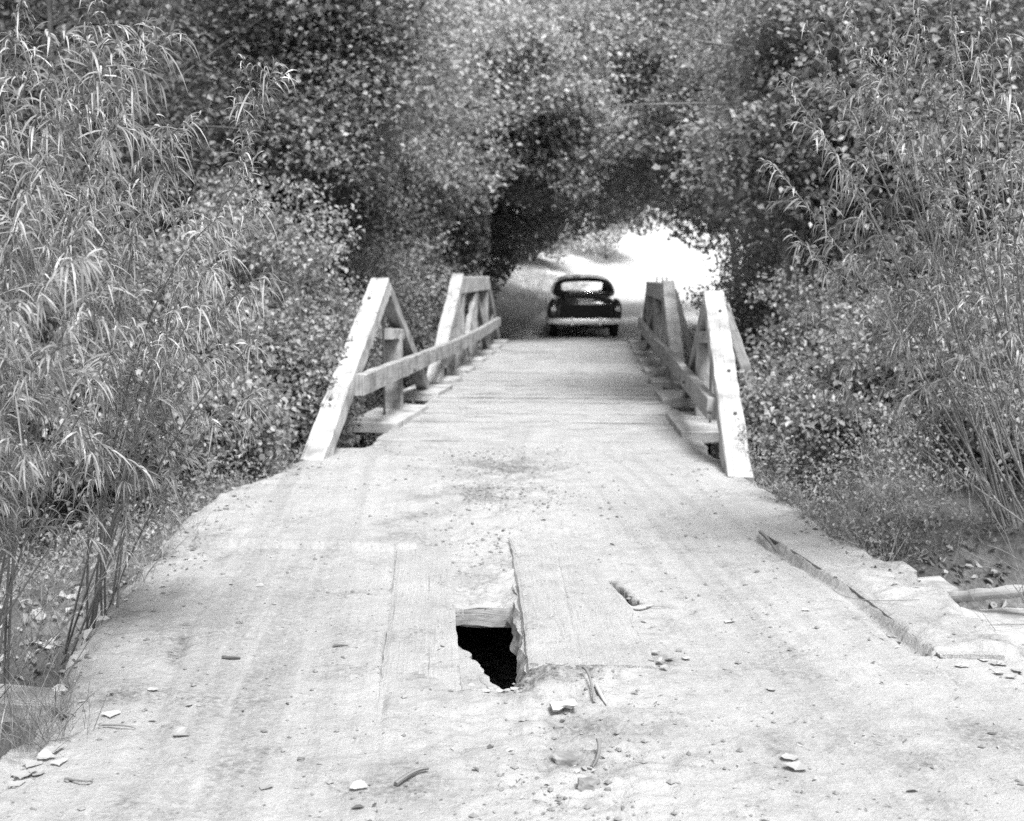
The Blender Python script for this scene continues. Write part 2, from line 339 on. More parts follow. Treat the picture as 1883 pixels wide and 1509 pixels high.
def grit(x, y):
    g = np.zeros(x.shape)
    for px_, py_, wx, wy, k in ((1060, 1230, .28, .16, 1.), (985, 1265, .2, .14, 1.), (880, 1320, .3, .18, .55), (800, 1230, .10, .3, .6), (770, 1330, .16, .3, .7), (730, 1430, .12, .35, .6), (930, 870, .42, .55, .85), (880, 925, .4, .4, .7), (750, 975, .16, .4, .8),
                            (900, 1060, .14, .25, .8), (1215, 1215, .08, .1, 1.), (1440, 1390, .10, .3, .6), (1760, 1340, .25, .25, .6), (1700, 1400, .2, .2, .5), (1100, 1340, .25, .15, .7), (1050, 1400, .3, .1, .6), (690, 815, .3, .5, .6), (1480, 1020, .15, .35, .6), (1320, 1080, .2, .15, .35), (250, 1120, .12, .5, .7), (180, 1290, .2, .25, .8), (330, 1010, .2, .5, .6)):
        p = gr(px_, py_); g = np.maximum(g, k*np.exp(-(((x-p[0]+.1*fbm(x, y, 4, 2))/wx)**2+((y-p[1])/wy)**2)*.8))
    g = g*np.clip(.75+2.2*fbm(x+5, y, 5.5, 4), 0, 1.2)
    rut = np.interp(y, [3.3, 4.0, 5.0, 6.4, 7.2], [-.75, -1.06, -1.3, -1.58, -1.62]); g = np.maximum(g, .8*np.exp(-((x-rut+.03*fbm(x, y, 6, 3))/.05)**2)*(y < 7.)*np.clip(.5+2*fbm(x, y, 3, 4), 0, 1))
    g = np.maximum(g, .5*np.clip(.4+2*fbm(x, y, 6, 4), 0, 1)*ss(.28, .05, x-eL(y))*(y < 10.5)); g = np.maximum(g, .5*np.clip(.4+2*fbm(x, y, 6, 4), 0, 1)*ss(.3, .05, eR(y)-x)*(y < 10.5))
    q = x+.15*(y-5); trk = np.exp(-((q+.95)/.45)**2)+np.exp(-((q-1.35)/.5)**2)*.7; st_ = np.clip(fbm(q*11+4, y*.22, 1., 4)*2.2+.12, 0, 1)
    g = np.maximum(g, .5*st_*trk*(y < 10)); g = np.maximum(g, .28*np.clip(fbm(x*9, y*.15, 1., 4)*2, 0, 1)*(y > 10))
    return np.clip(g, 0, 1)
def road_sheet():
    # near part, fine
    ys = np.concatenate([np.linspace(-4, 2.7, 50)[:-1], np.arange(2.7, 6.9, .0125), np.arange(6.9, 12, .025), np.linspace(12, 29.3, 260)])
    u = np.linspace(0, 1, 300); Yv, U = np.meshgrid(ys, u, indexing='ij')
    jl = .09*fbm(ys*0+3, ys, 2.5, 6)*(ys < 10.5); jr = .09*fbm(ys*0+30, ys, 2.5, 6)*(ys < 10.5)
    l = eL(ys)+jl; r = eR(ys)+jr; X = l[:, None]+(r-l)[:, None]*U
    Z = road_z(X, Yv)
    nz = (Yv > 12)*1.; Z = Z-.03*nz*((U < .03) | (U > .97))
    # skirt
    X = np.hstack([X[:, :1]-.1+.05*fbm(ys, ys*0, 4, 3)[:, None], X[:, :1]-.03, X, X[:, -1:]+.03, X[:, -1:]+.1+.05*fbm(ys, ys*0+5, 4, 3)[:, None]])
    sk = np.where(ys < 10.6, .55, .02)[:, None]
    Z = np.hstack([Z[:, :1]-sk, Z[:, :1]-sk*.25, Z, Z[:, -1:]-sk*.25, Z[:, -1:]-sk]); Yv = np.hstack([Yv[:, :1]]*2+[Yv]+[Yv[:, :1]]*2)
    cx = (X[:-1, :-1]+X[1:, 1:])/2; cy = (Yv[:-1, :-1]+Yv[1:, 1:])/2
    rem = in_poly(cx, cy, HOLE) | in_poly(cx, cy, SLOT); ny, nx = X.shape
    # ragged rim: move rim vertices onto the outline, then hang a broken crust below it
    pad = np.zeros((ny+1, nx+1), bool); pad[1:-1, 1:-1] = rem
    cnt = pad[:-1, :-1].astype(int)+pad[1:, :-1]+pad[:-1, 1:]+pad[1:, 1:]; rim = (cnt > 0) & (cnt < 4)
    rx, ry = X[rim], Yv[rim]; best = np.full(len(rx), 1e9); bx_, by_ = rx.copy(), ry.copy()
    for poly in (HOLE, SLOT):
        for i in range(len(poly)):
            p0 = np.array(poly[i]); p1 = np.array(poly[(i+1) % len(poly)]); d = p1-p0; t = np.clip(((rx-p0[0])*d[0]+(ry-p0[1])*d[1])/(d@d), 0, 1); qx = p0[0]+t*d[0]; qy = p0[1]+t*d[1]
            dd = (qx-rx)**2+(qy-ry)**2; k = dd < best; best[k] = dd[k]; bx_[k] = qx[k]; by_[k] = qy[k]
    X[rim] = bx_+.022*fbm(bx_, by_, 22, 4); Yv[rim] = by_+.03*fbm(bx_+7, by_, 22, 4); Z[rim] -= .012
    o = grid_mesh('tmp', X, Yv, Z, M['dirt'], ~rem); bpy.data.objects.remove(o)
    V = np.stack([X, Yv, Z], -1).reshape(-1, 3); i, j = np.meshgrid(np.arange(ny-1), np.arange(nx-1), indexing='ij'); F = np.stack([i*nx+j, i*nx+j+1, (i+1)*nx+j+1, (i+1)*nx+j], -1)[~rem]
    W_ = []; ri, rj = np.nonzero(rem)
    for a, b in zip(ri, rj):
        for da, db, e0, e1 in ((-1, 0, (a, b), (a, b+1)), (1, 0, (a+1, b+1), (a+1, b)), (0, -1, (a+1, b), (a, b)), (0, 1, (a, b+1), (a+1, b+1))):
            if not rem[a+da, b+db]: W_.append((e0[0]*nx+e0[1], e1[0]*nx+e1[1]))
    W_ = np.array(W_); ids = np.unique(W_); mp = {v: len(V)+k for k, v in enumerate(ids)}; lowv = V[ids].copy(); lowv[:, 2] -= .035+.03*fbm(lowv[:, 0], lowv[:, 1], 25, 3)
    V = np.vstack([V, lowv]); Fw = np.array([(a, b, mp[b], mp[a]) for a, b in W_]); o = mesh_np('dirt_road', V, np.vstack([F, Fw]), M['dirt'], smooth=True)
    at_ = o.data.attributes.new('grit', 'FLOAT', 'POINT'); at_.data.foreach_set('value', grit(V[:, 0], V[:, 1]).astype(np.float32)); return o
tag(road_sheet(), kind='structure')
ysf = np.linspace(29.0, 120, 240); uu = np.linspace(-1, 1, 30); Yf, Uf = np.meshgrid(ysf, uu, indexing='ij')
Xf = cX(Yf)+Uf*1.75*(1+.04*fbm(Yf, Uf, .7, 2)); Zf = farZ(Yf)+.03*fbm(Xf, Yf, 1.5, 4)-.05*(np.abs(Uf) > .93)-.01*np.exp(-((np.abs(Uf)-.45)/.15)**2)
tag(grid_mesh('far_road', Xf, Yf, Zf, M['sand']), kind='structure')

# ---------------------------------------------------------------- plank crossing in the foreground
cul = empty('plank_crossing', (.1, 5.3, -.1))
tag(cul, 'dust covered plank crossing in the foreground with a rotted hole between its boards', 'plank bridge')
def path_plank(name, left, right, z, th, mat, ybot=None, bevel_l=0, bevel_r=0, n=60, seed=1, parent=cul, rough=.006, sink=0.):
    """board lying on the ground; left/right edges as (y,x) lists"""
    left = np.array(left); right = np.array(right); y0 = left[:, 0].min(); y1 = left[:, 0].max(); yy = np.linspace(y0, y1, n); rs = np.random.RandomState(seed)
    xl = np.interp(yy, left[:, 0], left[:, 1])+.006*fbm(yy, yy*0+seed, 12, 3); xr = np.interp(yy, right[:, 0], right[:, 1])+rough*fbm(yy, yy*0+seed+5, 12, 5)
    k = 14; us = np.linspace(0, 1, k); rings = []
    for i in range(n):
        ju = .012*rs.randn() ; a = xl[i]; b = xr[i]; yv = yy[i]
        topx = a+(b-a)*us; topz = z-sink*ss(y0+1., y0, yv)+.006*fbm(topx*1., topx*0+yv, 5, 3)
        topz[0] -= .006; topz[-1] -= .006
        bl = bevel_l*(1+.9*fbm(np.array([yv]), np.array([seed*1.]), 7, 4)[0]); w1, w2 = [float(fbm(np.array([yv]), np.array([seed*1.+q_]), 9, 4)[0])*.03*(bevel_l > 0) for q_ in (3, 6)]; br = bevel_r
        pts = [(b+br, z-th)]+[(a-bl, z-th), (a-bl*.75+w1, z-th*.55), (a-bl*.3+w2, z-th*.2)]
        ring = [(x_, yv, z_) for x_, z_ in zip(topx[::-1], topz[::-1])]+[(p[0], yv, p[1]) for p in pts[1:]]+[(pts[0][0], yv, pts[0][1])]
        rings.append(ring)
    m = MB(); m.loft(np.array(rings)[:, ::-1]); return m.build(name, mat, parent)
path_plank('plank', [(4.25, .03), (5.75, -.19), (6.72, -.33)][::1], [(4.25, .032), (5.75, -.188), (6.72, -.328)], -.02, .07, M['plank_dust']) if False else None
# board left of the hole, its cut edge straight
path_plank('plank', [(3.6, -.20), (6.7, -.62)], [(3.6, .125), (5.9, -.2), (6.7, -.305)], .009, .075, M['plank_dust'], seed=3, sink=.05)
# board right of the hole, rotted along its left side
path_plank('plank', [(4.35, .29), (5.3, .20), (5.8, .15), (6.85, .03)], [(4.35, .50), (5.3, .42), (6.85, .30)], .030, .12, M['plank_dust'], bevel_l=.045, n=90, seed=5)
path_plank('plank', [(4.62, .47), (5.3, .41), (6.7, .30)], [(4.62, .785), (4.9, .765), (5.1, .72), (5.25, .705), (5.45, .72), (5.6, .69), (5.95, .605), (6.25, .575), (6.7, .50)], .021, .08, M['plank_dust'], n=80, seed=8)
# broken remnant in the hole (lies lower)
path_plank('broken_plank', [(4.22, .04), (4.95, -.085), (5.02, -.09)], [(4.22, .2), (4.5, .145), (4.7, .085), (4.85, .02), (4.95, -.04), (5.02, -.075)], -.035, .04, M['plank_dust'], n=80, seed=11, rough=.045)
m = MB(); m.box((-.42, 5.70, -.09), (.42, 5.66, -.09), .14, .10, seg=14, jit=.003); m.build('cross_beam', M['timber'], cul)
for k, (a, b, w, h, mt) in enumerate([((-2.2, 4.52, -.16), (-.9, 4.36, -.13), .20, .09, 'timber_white'), 
        ((1.2, 5.2, -.1), (2.95, 5.42, -.06), .26, .07, 'timber_white'), ((1.5, 5.66, -.1), (2.95, 5.72, -.08), .25, .07, 'timber_white'),
        ((1.2, 4.9, -.14), (2.85, 5.0, -.1), .2, .09, 'timber'), ((1.3, 6.08, -.09), (2.42, 6.22, -.06), .24, .06, 'timber_white'), ((1.3, 6.42, -.08), (2.3, 6.55, -.05), .22, .06, 'timber_white')]):
    m = MB(); m.box(a, b, w, h, seg=16, jit=.004, seed=k); m.build('cross_beam', M[mt], cul)
path_plank('edge_plank', [(4.85, 1.98), (5.97, 1.83), (7.12, 1.59)], [(4.85, 2.24), (5.97, 2.12), (7.12, 1.86)], .024, .07, M['plank_dust'], n=70, seed=21)
lg = MB(); P = bez(at(1745, 1106, 5.9), at(1800, 1100, 5.75), at(1960, 1085, 5.6), 14); P[:, 2] += .02; lg.tube(P, .03*(1+.15*np.sin(np.arange(14)*1.7)), 9, True)
lo = lg.build('wooden_pole', M['timber'], smooth=True); tag(lo, 'weathered round pole lying across the plank ends at the right road edge', 'pole')

# ---------------------------------------------------------------- timber truss bridge
br = empty('timber_bridge', (0, 18, 0))
tag(br, 'one lane timber bridge with low A-frame trusses, crosswise deck boards and plank handrails', 'bridge')
rs = np.random.RandomState(5); y = 10.45
while y < 29.0:
    w = .225+.02*rs.rand(); m = MB(); e0, e1 = -1.52-.06*rs.rand(), 1.48+.06*rs.rand(); dz = rs.randn()*.007
    m.box((e0, y+w/2+rs.randn()*.006, -.035+dz), (e1, y+w/2+rs.randn()*.006, -.035+dz+rs.randn()*.004), w-.016-.012*rs.rand(), .07, seg=14, jit=.003, seed=int(y*10)); m.build('deck_plank', M['plank_dust'], br); y += w+.004+.022*rs.rand()**2
def beam(name, a, b, w, h, mat='timber', up=(0, 0, 1), seg=12, seed=0, jit=.0035, bev=.01):
    m = MB(); m.box(a, b, w, h, up, seg, jit, bev, seed); return m.build(name, M[mat], br)
for x in (-1.25, -.4, .4, 1.25): beam('stringer', (x, 10.3, -.22), (x, 29.2, -.22), .2, .28, 'timber_old')
for sx in (-1, 1):
    xt = sx*1.77; o = sx*.02
    # blocks / pads along the deck edge carrying the posts
    for y0, y1 in ((12.0, 13.75), (15.1, 16.3), (17.0, 17.7), (18.9, 19.7), (21.2, 21.9), (23.2, 23.9), (25.2, 25.9), (27.2, 27.9)):
        if sx > 0: y0 -= .5 if y0 < 16 else 0; y1 -= .6 if y1 < 16.5 else 0
        beam('floor_beam', (sx*(1.46 if sx < 0 else 1.38), (y0+y1)/2, -.0), (sx*1.98, (y0+y1)/2+.02, .01), y1-y0, .12, 'timber_white', seg=4)
    zt = 1.5 if sx < 0 else 1.37; ya = 12.55 if sx < 0 else 12.1; y0 = 9.6 if sx < 0 else 9.0
    xa = -1.76 if sx < 0 else 1.75; xf = -1.83 if sx < 0 else 1.66
    beam('truss_leg', (xf, y0, -.03), (xa, ya, zt-.02), .2, .19, 'timber_white', up=(0, -.5, .86), seg=20)
    beam('truss_leg', (xa-sx*.02, ya+.09, zt-.06), (xa, 15.7 if sx < 0 else 14.9, .08), .15, .15, up=(0, .4, .9))
    beam('post', (xa-sx*.0, ya+.75, -.1), (xa, ya+.75, .92), .2, .16, up=(0, 1, 0))
    beam('brace_block', (xa, ya+.28, .95), (xa, ya+1.1, .9), .17, .12)
    for fz in (.28, .5, .86):
        p = np.array([xf, y0, -.03])*(1-fz)+np.array([xa, ya, zt-.02])*fz; nn = np.array([0, -.5, .86]); nn = nn/np.linalg.norm(nn)
        m = MB(); m.tube([p+nn*.085+[.03*sx, 0, 0], p+nn*.112+[.03*sx, 0, 0]], .016, 8, True); m.build('bolt', M['iron'], br)
    for yb, zb in ((y0+1.0, .5), (ya+.75, .5)):
        m = MB(); m.tube([(sx*1.55, yb+.12, zb if sx < 0 else zb-.08), (sx*1.515, yb+.12, zb if sx < 0 else zb-.08)], .016, 8, True); m.build('bolt', M['iron'], br)
    m = MB(); m.tube([(xa, ya+.12, -.4), (xa, ya+.12, zt+.03)], .014, 8, True); m.build('tie_rod', M['iron'], br)
    if sx > 0: beam('outrigger_brace', (xa+.10, ya+.02, zt-.08), (2.35, ya+.05, -.05), .11, .12, up=(0, 1, 0))
    else: beam('outrigger_brace', (xa-.10, ya+.02, zt-.08), (-2.5, ya+.05, -.1), .11, .12, up=(0, 1, 0))
    # far queen-post truss
    zq = 1.56 if sx < 0 else 1.45; q0, q1 = (20.0, 25.0) if sx < 0 else (19.6, 25.4)
    beam('truss_leg', (xt, 16.6, -.02), (xt, q0, zq-.03), .2, .19, 'timber_white', up=(0, -.5, .86), seg=16)
    beam('top_chord', (xt, q0-.05, zq-.14), (xt, q1+.05, zq-.14), .2, .28, 'timber_white')
    beam('truss_leg', (xt, q1, zq-.1), (xt, 28.2, -.02), .18, .17, up=(0, .5, .86))
    for yy in (q0+.15, (q0+q1)/2, q1-.15): beam('post', (xt, yy, -.1), (xt, yy, zq-.285), .17, .17, up=(0, 1, 0))
    for yy in (18.9, 26.4): beam('post', (xt, yy, -.1), (xt, yy, .72), .14, .14, up=(0, 1, 0))
    beam('diagonal_brace', (xt-sx*.03, q0+.3, .1), (xt-sx*.03, (q0+q1)/2-.15, zq-.3), .1, .1)
    beam('diagonal_brace', (xt-sx*.03, q1-.3, .1), (xt-sx*.03, (q0+q1)/2+.15, zq-.3), .1, .1)
    for yy in (q0+.4, q0+1.6, q0+3.4):
        m = MB(); m.tube([(xt, yy, -.3), (xt, yy, zq+(.11 if sx > 0 else .02))], .014, 8, True); m.build('tie_rod', M['iron'], br)
    beam('outrigger_brace', (xt+sx*.1, q0+.1, zq-.1), (sx*2.3, q0+.1, -.1), .1, .12, up=(0, 1, 0))
    xr = sx*1.585
    R_ = [(10.35, .62), (14, .55), (18, .50), (22, .52), (26.6, .55)] if sx < 0 else [(10.2, .44), (13, .43), (16, .44), (20, .47), (26.6, .55)]
    yy = np.linspace(R_[0][0], R_[-1][0], 40); zz = np.interp(yy, [a[0] for a in R_], [a[1] for a in R_]); zz = np.convolve(np.pad(zz, 4, 'edge'), np.ones(9)/9, 'valid')
    hw, hh = .045, .095; rr = np.random.RandomState(3+sx); rings = []
    for y_, z_ in zip(yy, zz):
        xo = xr+sx*.02*np.sin(y_*.5); pr = np.array([(-hw, -hh), (hw, -hh), (hw, 0), (hw, hh-.006), (hw-.006, hh), (-hw+.006, hh), (-hw, hh-.006), (-hw, 0)])+rr.randn(8, 2)*.002
        rings.append([(xo+p[0], y_, z_+p[1]) for p in pr])
    m = MB(); m.loft(rings); m.build('handrail', M['timber'], br)
beam('abutment_beam', (-2.1, 10.25, -.3), (2.1, 10.25, -.3), .3, .4, 'timber_old')
beam('abutment_beam', (-2.1, 29.25, -.3), (2.1, 29.25, -.3), .3, .4, 'timber_old')

# ---------------------------------------------------------------- the car (rear view, 1940s-50s sedan)
def clear_glass():
    t = MT('window_glass'); a = t.new('ShaderNodeBsdfTransparent'); b = t.new('ShaderNodeBsdfGlossy'); b.inputs['Roughness'].default_value = .05; m = t.new('ShaderNodeMixShader'); m.inputs[0].default_value = .08
    a.inputs[0].default_value = g4(.98); t.l(a.outputs[0], m.inputs[1]); t.l(b.outputs[0], m.inputs[2]); t.l(m.outputs[0], t.out.inputs[0]); return t.m
def car():
    paint = MT('black_paint').finish(.025, .2, spec=.5, coat=.6); trunkp = MT('trunk_shadow_paint').finish(.006, .5, spec=.25)
    chrome = MT('chrome').finish(.85, .4, metal=.35); glass = clear_glass(); rub = MT('tyre_rubber').finish(.02, .8)
    rearglass = clear_glass()
    lens = MT('lamp_lens').finish(.5, .15, spec=.8); platem = MT('plate_paint').finish(.6, .5); plt = MT('plate_ink').finish(.03, .6); under = MT('underbody').finish(.02, .9)
    c = empty('parked_car', (.36, 29.55, .0)); c.rotation_euler = (0, 0, radians(3.5)); c.scale = (1.06, 1.03, 1.03); c['_w'] = [0., 0., 0.]
    tag(c, 'dark rounded sedan car seen from behind at the far end of the bridge', 'car')
    # local frame: +Y forward, rear bumper at y=0
    def prof(yy, hw, zb, zt, bulge=.0, k=32, ex=3.2):
        th = np.linspace(0, 2*pi, k, endpoint=False)+pi/k; x = np.sign(np.cos(th))*np.abs(np.cos(th))**(2/ex)*hw; z = np.sign(np.sin(th))*np.abs(np.sin(th))**(2/ex)
        z = zb+(z+1)/2*(zt-zb); x = x*(1-.07*ss(.45, 1.1, z)); return np.stack([x, np.full(k, yy), z], 1)
    def sub(o, lv=2):
        md = o.modifiers.new('subdivision', 'SUBSURF'); md.levels = lv; md.render_levels = lv; return o
    # lower body
    m = MB(); rings = [prof(*a) for a in [(.10, .70, .50, .84), (.13, .80, .42, .93), (.22, .84, .36, 1.0), (.5, .86, .33, 1.04), (1.0, .88, .32, 1.06), (2.0, .89, .3, 1.05), (3.0, .88, .3, 1.03), (3.8, .84, .32, 1.0), (4.4, .78, .36, .95), (4.65, .66, .42, .86), (4.75, .4, .5, .75)]]
    m.loft(rings); sub(m.build('body', paint, c, True), 1)
    # trunk lid : bulging upper shoulder and vertical lower face
    m = MB(); tr = []
    for yy, hw, zt in ((.055, .56, .80), (.07, .60, .84), (.12, .62, .93), (.22, .63, 1.02), (.42, .63, 1.09), (.8, .60, 1.13), (1.2, .5, 1.14)):
        tr.append(prof(yy, hw, .47, zt, k=28, ex=4.5))
    m.loft(tr); sub(m.build('trunk_lid', paint, c, True), 1)
    m = MB(); m.loft([prof(.035, .60, .49, .815, k=28, ex=9), prof(.07, .61, .475, .825, k=28, ex=9)]); m.build('trunk_shade_panel', trunkp, c, False)  # dark sheet over the trunk's rear face, shade and dark reflection painted in
    # greenhouse
    prm = np.array([(.60, .42, 1.10), (.66, .60, 1.2), (.80, .67, 1.35), (1.0, .69, 1.47), (1.4, .70, 1.54), (1.9, .70, 1.56), (2.5, .69, 1.54), (2.95, .67, 1.46), (3.3, .62, 1.22), (3.42, .55, 1.08)])
    ry = np.linspace(.60, 3.42, 70); k = 96; th = np.linspace(0, 2*pi, k, endpoint=False)+pi/k; V = []
    for yy in ry:
        hw = np.interp(yy, prm[:, 0], prm[:, 1]); zt = np.interp(yy, prm[:, 0], prm[:, 2])
        X_ = np.sign(np.cos(th))*np.abs(np.cos(th))**.62*hw; Z_ = .95+(np.sign(np.sin(th))*np.abs(np.sin(th))**.7+1)/2*(zt-.95); X_ = X_*(1+.16*(1-ss(.95, 1.5, Z_))); V.append(np.stack([X_, np.full(k, yy), Z_], 1))
    V = np.array(V); i, j = np.meshgrid(np.arange(69), np.arange(k), indexing='ij'); i = i.ravel(); j = j.ravel(); F = np.stack([i*k+j, i*k+(j+1) % k, (i+1)*k+(j+1) % k, (i+1)*k+j], 1)
    cc = V.reshape(-1, 3)[F].mean(1); ax_, cy_, cz_ = np.abs(cc[:, 0]), cc[:, 1], cc[:, 2]
    cut = (((ax_/.545)**4+((cz_-1.245)/.135)**4 < 1) & (cy_ < 1.3)) | ((ax_ < .6) & (cz_ > 1.13) & (cz_ < 1.45) & (cy_ > 2.85))
    cut |= (ax_ > .5) & (cz_ > 1.14) & (cz_ < 1.41) & (((cy_ > 1.15) & (cy_ < 1.95)) | ((cy_ > 2.08) & (cy_ < 2.85))) | (cz_ < 1.0)
    mesh_np('roof', V.reshape(-1, 3), F[~cut], paint, c, smooth=True)
    m = MB(); m.box((0, 1.75, .95), (0, 1.75, 1.13), 1.05, .14, up=(0, 1, 0), seg=4, jit=0, bev=.05); m.build('seat_back', under, c)
    m = MB(); m.tube([(.36+.17*cos(a_), 2.72-.05*sin(a_), 1.12+.17*sin(a_)) for a_ in np.linspace(0, 2*pi, 20)][:20], .012, 6) if False else None
    # rear window : curved pane following the roof slope
    def pane(x0, x1, zlo, zhi, off, nx=9, nz=6, rnd=.5):
        V = []; F = []
        for j in range(nz):
            v = j/(nz-1)
            for i in range(nx):
                u = i/(nx-1)*2-1; hh = 1-.35*abs(u)**4; z = (zlo+zhi)/2+(v-.5)*(zhi-zlo)*hh; x = (x0+x1)/2+u*(x1-x0)/2*(1-.06*(2*v-1)**2)
                y_ = np.interp(z, [1.08, 1.2, 1.34, 1.46], [.60, .665, .80, 1.0])+.30*abs(x/.6)**3*.5-off
                V.append((x, y_, z))
        for j in range(nz-1):
            for i in range(nx-1): F.append((j*nx+i, j*nx+i+1, (j+1)*nx+i+1, (j+1)*nx+i))
        return V, F
    for (nm, a, b, lo, hi, of, mt) in (('rear_window', -.55, .55, 1.10, 1.39, .012, rearglass),):
        V, F = pane(a, b, lo, hi, of); mesh_np(nm, V, F, mt, c, smooth=True)
    m = MB(); m.box((0, .62-.03, 1.13), (0, .84-.045, 1.36), .014, .012, up=(0, -1, .3), seg=4, jit=0, bev=.002); m.build('window_divider', chrome, c)
    for sx in (-1, 1):
        m = MB(); V = [(sx*.735, 1.1, 1.14), (sx*.745, 2.0, 1.12), (sx*.70, 2.0, 1.42), (sx*.69, 1.2, 1.40)]; mesh_np('side_window', V, [(0, 1, 2, 3) if sx > 0 else (3, 2, 1, 0)], glass, c)
        V = [(sx*.745, 2.08, 1.12), (sx*.735, 2.9, 1.12), (sx*.685, 2.8, 1.40), (sx*.70, 2.08, 1.42)]; mesh_np('side_window', V, [(0, 1, 2, 3) if sx > 0 else (3, 2, 1, 0)], glass, c)
        # rear fender
        m = MB(); fr = []
        for yy, hw, zb, zt in ((.03, .06, .58, .74), (.06, .10, .5, .84), (.16, .135, .44, .93), (.35, .155, .38, .98), (.7, .165, .34, .99), (1.1, .165, .32, .96), (1.6, .14, .32, .86), (2.0, .08, .36, .72)):
            k = 16; th = np.linspace(0, 2*pi, k, endpoint=False); fr.append(np.stack([sx*.765+np.cos(th)*hw, np.full(k, yy), (zb+zt)/2+np.sin(th)*(zt-zb)/2], 1))
        m.loft(fr); sub(m.build('fender', paint, c, True), 1)
        # tail light
        t = MB(); P = np.array([(sx*.76, .06, .72), (sx*.76, -.02, .72)]); t.loft([np.stack([P[i][0]+np.cos(th)*.04*q, np.full(16, P[i][1]-.0*i), P[i][2]+np.sin(th)*.055*q], 1) for i, q in ((0, 1), (1, .8))] ); tl = t.build('taillight', lens, c, True)
        t = MB(); t.tube([(sx*.76, .04, .72), (sx*.76, -.005, .72)], .058, 14, True); tl2 = t.build('lamp_rim', chrome, tl, True)
        # bumper guards
        t = MB(); t.box((sx*.33, -.115, .33), (sx*.33, -.115, .52), .05, .05, up=(0, 1, 0), seg=5, jit=0, bev=.015); t.build('bumper_guard', chrome, c)
        # wheels
        for wy in (.95, 3.75):
            hubx = sx*.74; w = MB(); prf = [(-.09, .22), (-.10, .27), (-.095, .33), (-.06, .352), (0, .356), (.06, .352), (.095, .33), (.10, .27), (.09, .22)]
            rings = []; th = np.linspace(0, 2*pi, 28, endpoint=False)
            for px_, rr_ in prf: rings.append(np.stack([np.full(28, hubx+px_), wy+np.cos(th)*rr_, .355+np.sin(th)*rr_], 1))
            w.loft(rings); wh = w.build('wheel', rub, c, True)
            w = MB(); w.loft([np.stack([np.full(28, hubx+sx*q), wy+np.cos(th)*r_, .355+np.sin(th)*r_], 1) for q, r_ in ((.08, .2), (.105, .19), (.115, .12), (.13, .05))]); w.build('hubcap', chrome, wh, True)
    # bumper
    m = MB(); rings = []
    for u in np.linspace(-1, 1, 25):
        x = u*.90; yb = -.10+.20*abs(u)**5; k = 12; th = np.linspace(0, 2*pi, k, endpoint=False); hz = .072*(1-.3*abs(u)**8)
        rings.append(np.stack([np.full(k, x), yb+np.cos(th)*.03, .42+np.sin(th)*hz], 1))
    m.loft(rings); m.build('rear_bumper', chrome, c, True)
    m = MB(); m.box((-.155, .05, .865), (.155, .05, .865), .02, .085, seg=3, jit=0, bev=.003); pl = m.build('license_plate', platem, c); pl.rotation_euler = (0, 0, 0)
    # dark characters on the plate
    m = MB()
    for i, ch in enumerate((1, 3, 2, 1, 3, 2)):
        xx = -.115+i*.045
        m.box((xx, .037, .845), (xx, .037, .888), .008, .004, up=(0, 1, 0), seg=2, jit=0, bev=.001)
        if ch > 1: m.box((xx, .037, .886), (xx+.022, .037, .886), .004, .007, seg=2, jit=0, bev=.001)
        if ch > 2: m.box((xx+.022, .037, .846), (xx+.022, .037, .886), .008, .004, up=(0, 1, 0), seg=2, jit=0, bev=.001)
    m.build('plate_characters', plt, pl)
    m = MB(); m.box((-.2, .13, .945), (.2, .13, .945), .03, .022, seg=6, jit=0, bev=.006); m.build('trunk_handle', chrome, c)
    m = MB(); m.box((0, .4, .37), (0, 4.4, .37), 1.2, .1, seg=3, jit=0); m.build('chassis', under, c)
    m = MB(); m.tube([(-.7, .95, .34), (-.12, .95, .34), (0, .95, .34), (.12, .95, .34), (.7, .95, .34)], [.04, .05, .12, .05, .04], 10, True); m.build('rear_axle', under, c, True)
    m = MB(); m.tube([(.38, -.02, .27), (.38, 1.6, .28)], .03, 10, True); m.build('exhaust_pipe', M['iron'], c, True)
    del c['_w']
    return c
car()

# ---------------------------------------------------------------- trees
def clear_zone(p, half=2.15):
    """open way for the bridge and the road, an arch"""
    x, y, z = p[..., 0], p[..., 1], p[..., 2]
    hw = np.maximum(half-.35, half-.1+1.1*fbm(y*.8+x*.1, z+3, .8, 3)) if half > 2 else half
    a = (y > 9) & (y < 30) & (np.abs(x) < hw) & (z < 3.5+1.6*fbm(x*.7, y*.5, .9, 3))
    a |= (y < 30) & (y > 9) & (np.abs(x) < min(3, half*1.4)) & (z < 1.) & (half > 2)
    a |= (y > 9) & (y < 26) & (half > 2) & (x > -1.1+2.4*fbm(y, z, .75, 4)) & (x < 2.1+2.4*fbm(y+9, z, .75, 4)) & (fbm(x+y, z+20, 1.1, 3) > -.3)     # open sky above the deck
    g = farZ(y); xc = cX(y)+.75; q = ((x-xc)/np.where(x < xc, 3.3, 4.6))**2+(np.clip(z-g, 0, 99)/2.75)**2
    a |= (y >= 29.5) & (q*(1+.9*(fbm(x+y*.3, z+y*.2, .9, 3))) < 1)
    a |= (y > 21) & (y < 30) & (x > 1.5) & (x < 2.2+(y-21)*.3) & (z > 1.) & (z < 2.8+.8*fbm(x+y, z, 1.3, 3))&(fbm(x*1.+y, z, 1.7, 3) > -.22)
    a |= (y < 9) & (np.abs(x-.4) < 2.6)
    return a
LOOK = CAM.copy()
def opening(p):
    return np.zeros(p.shape[:-1], bool)
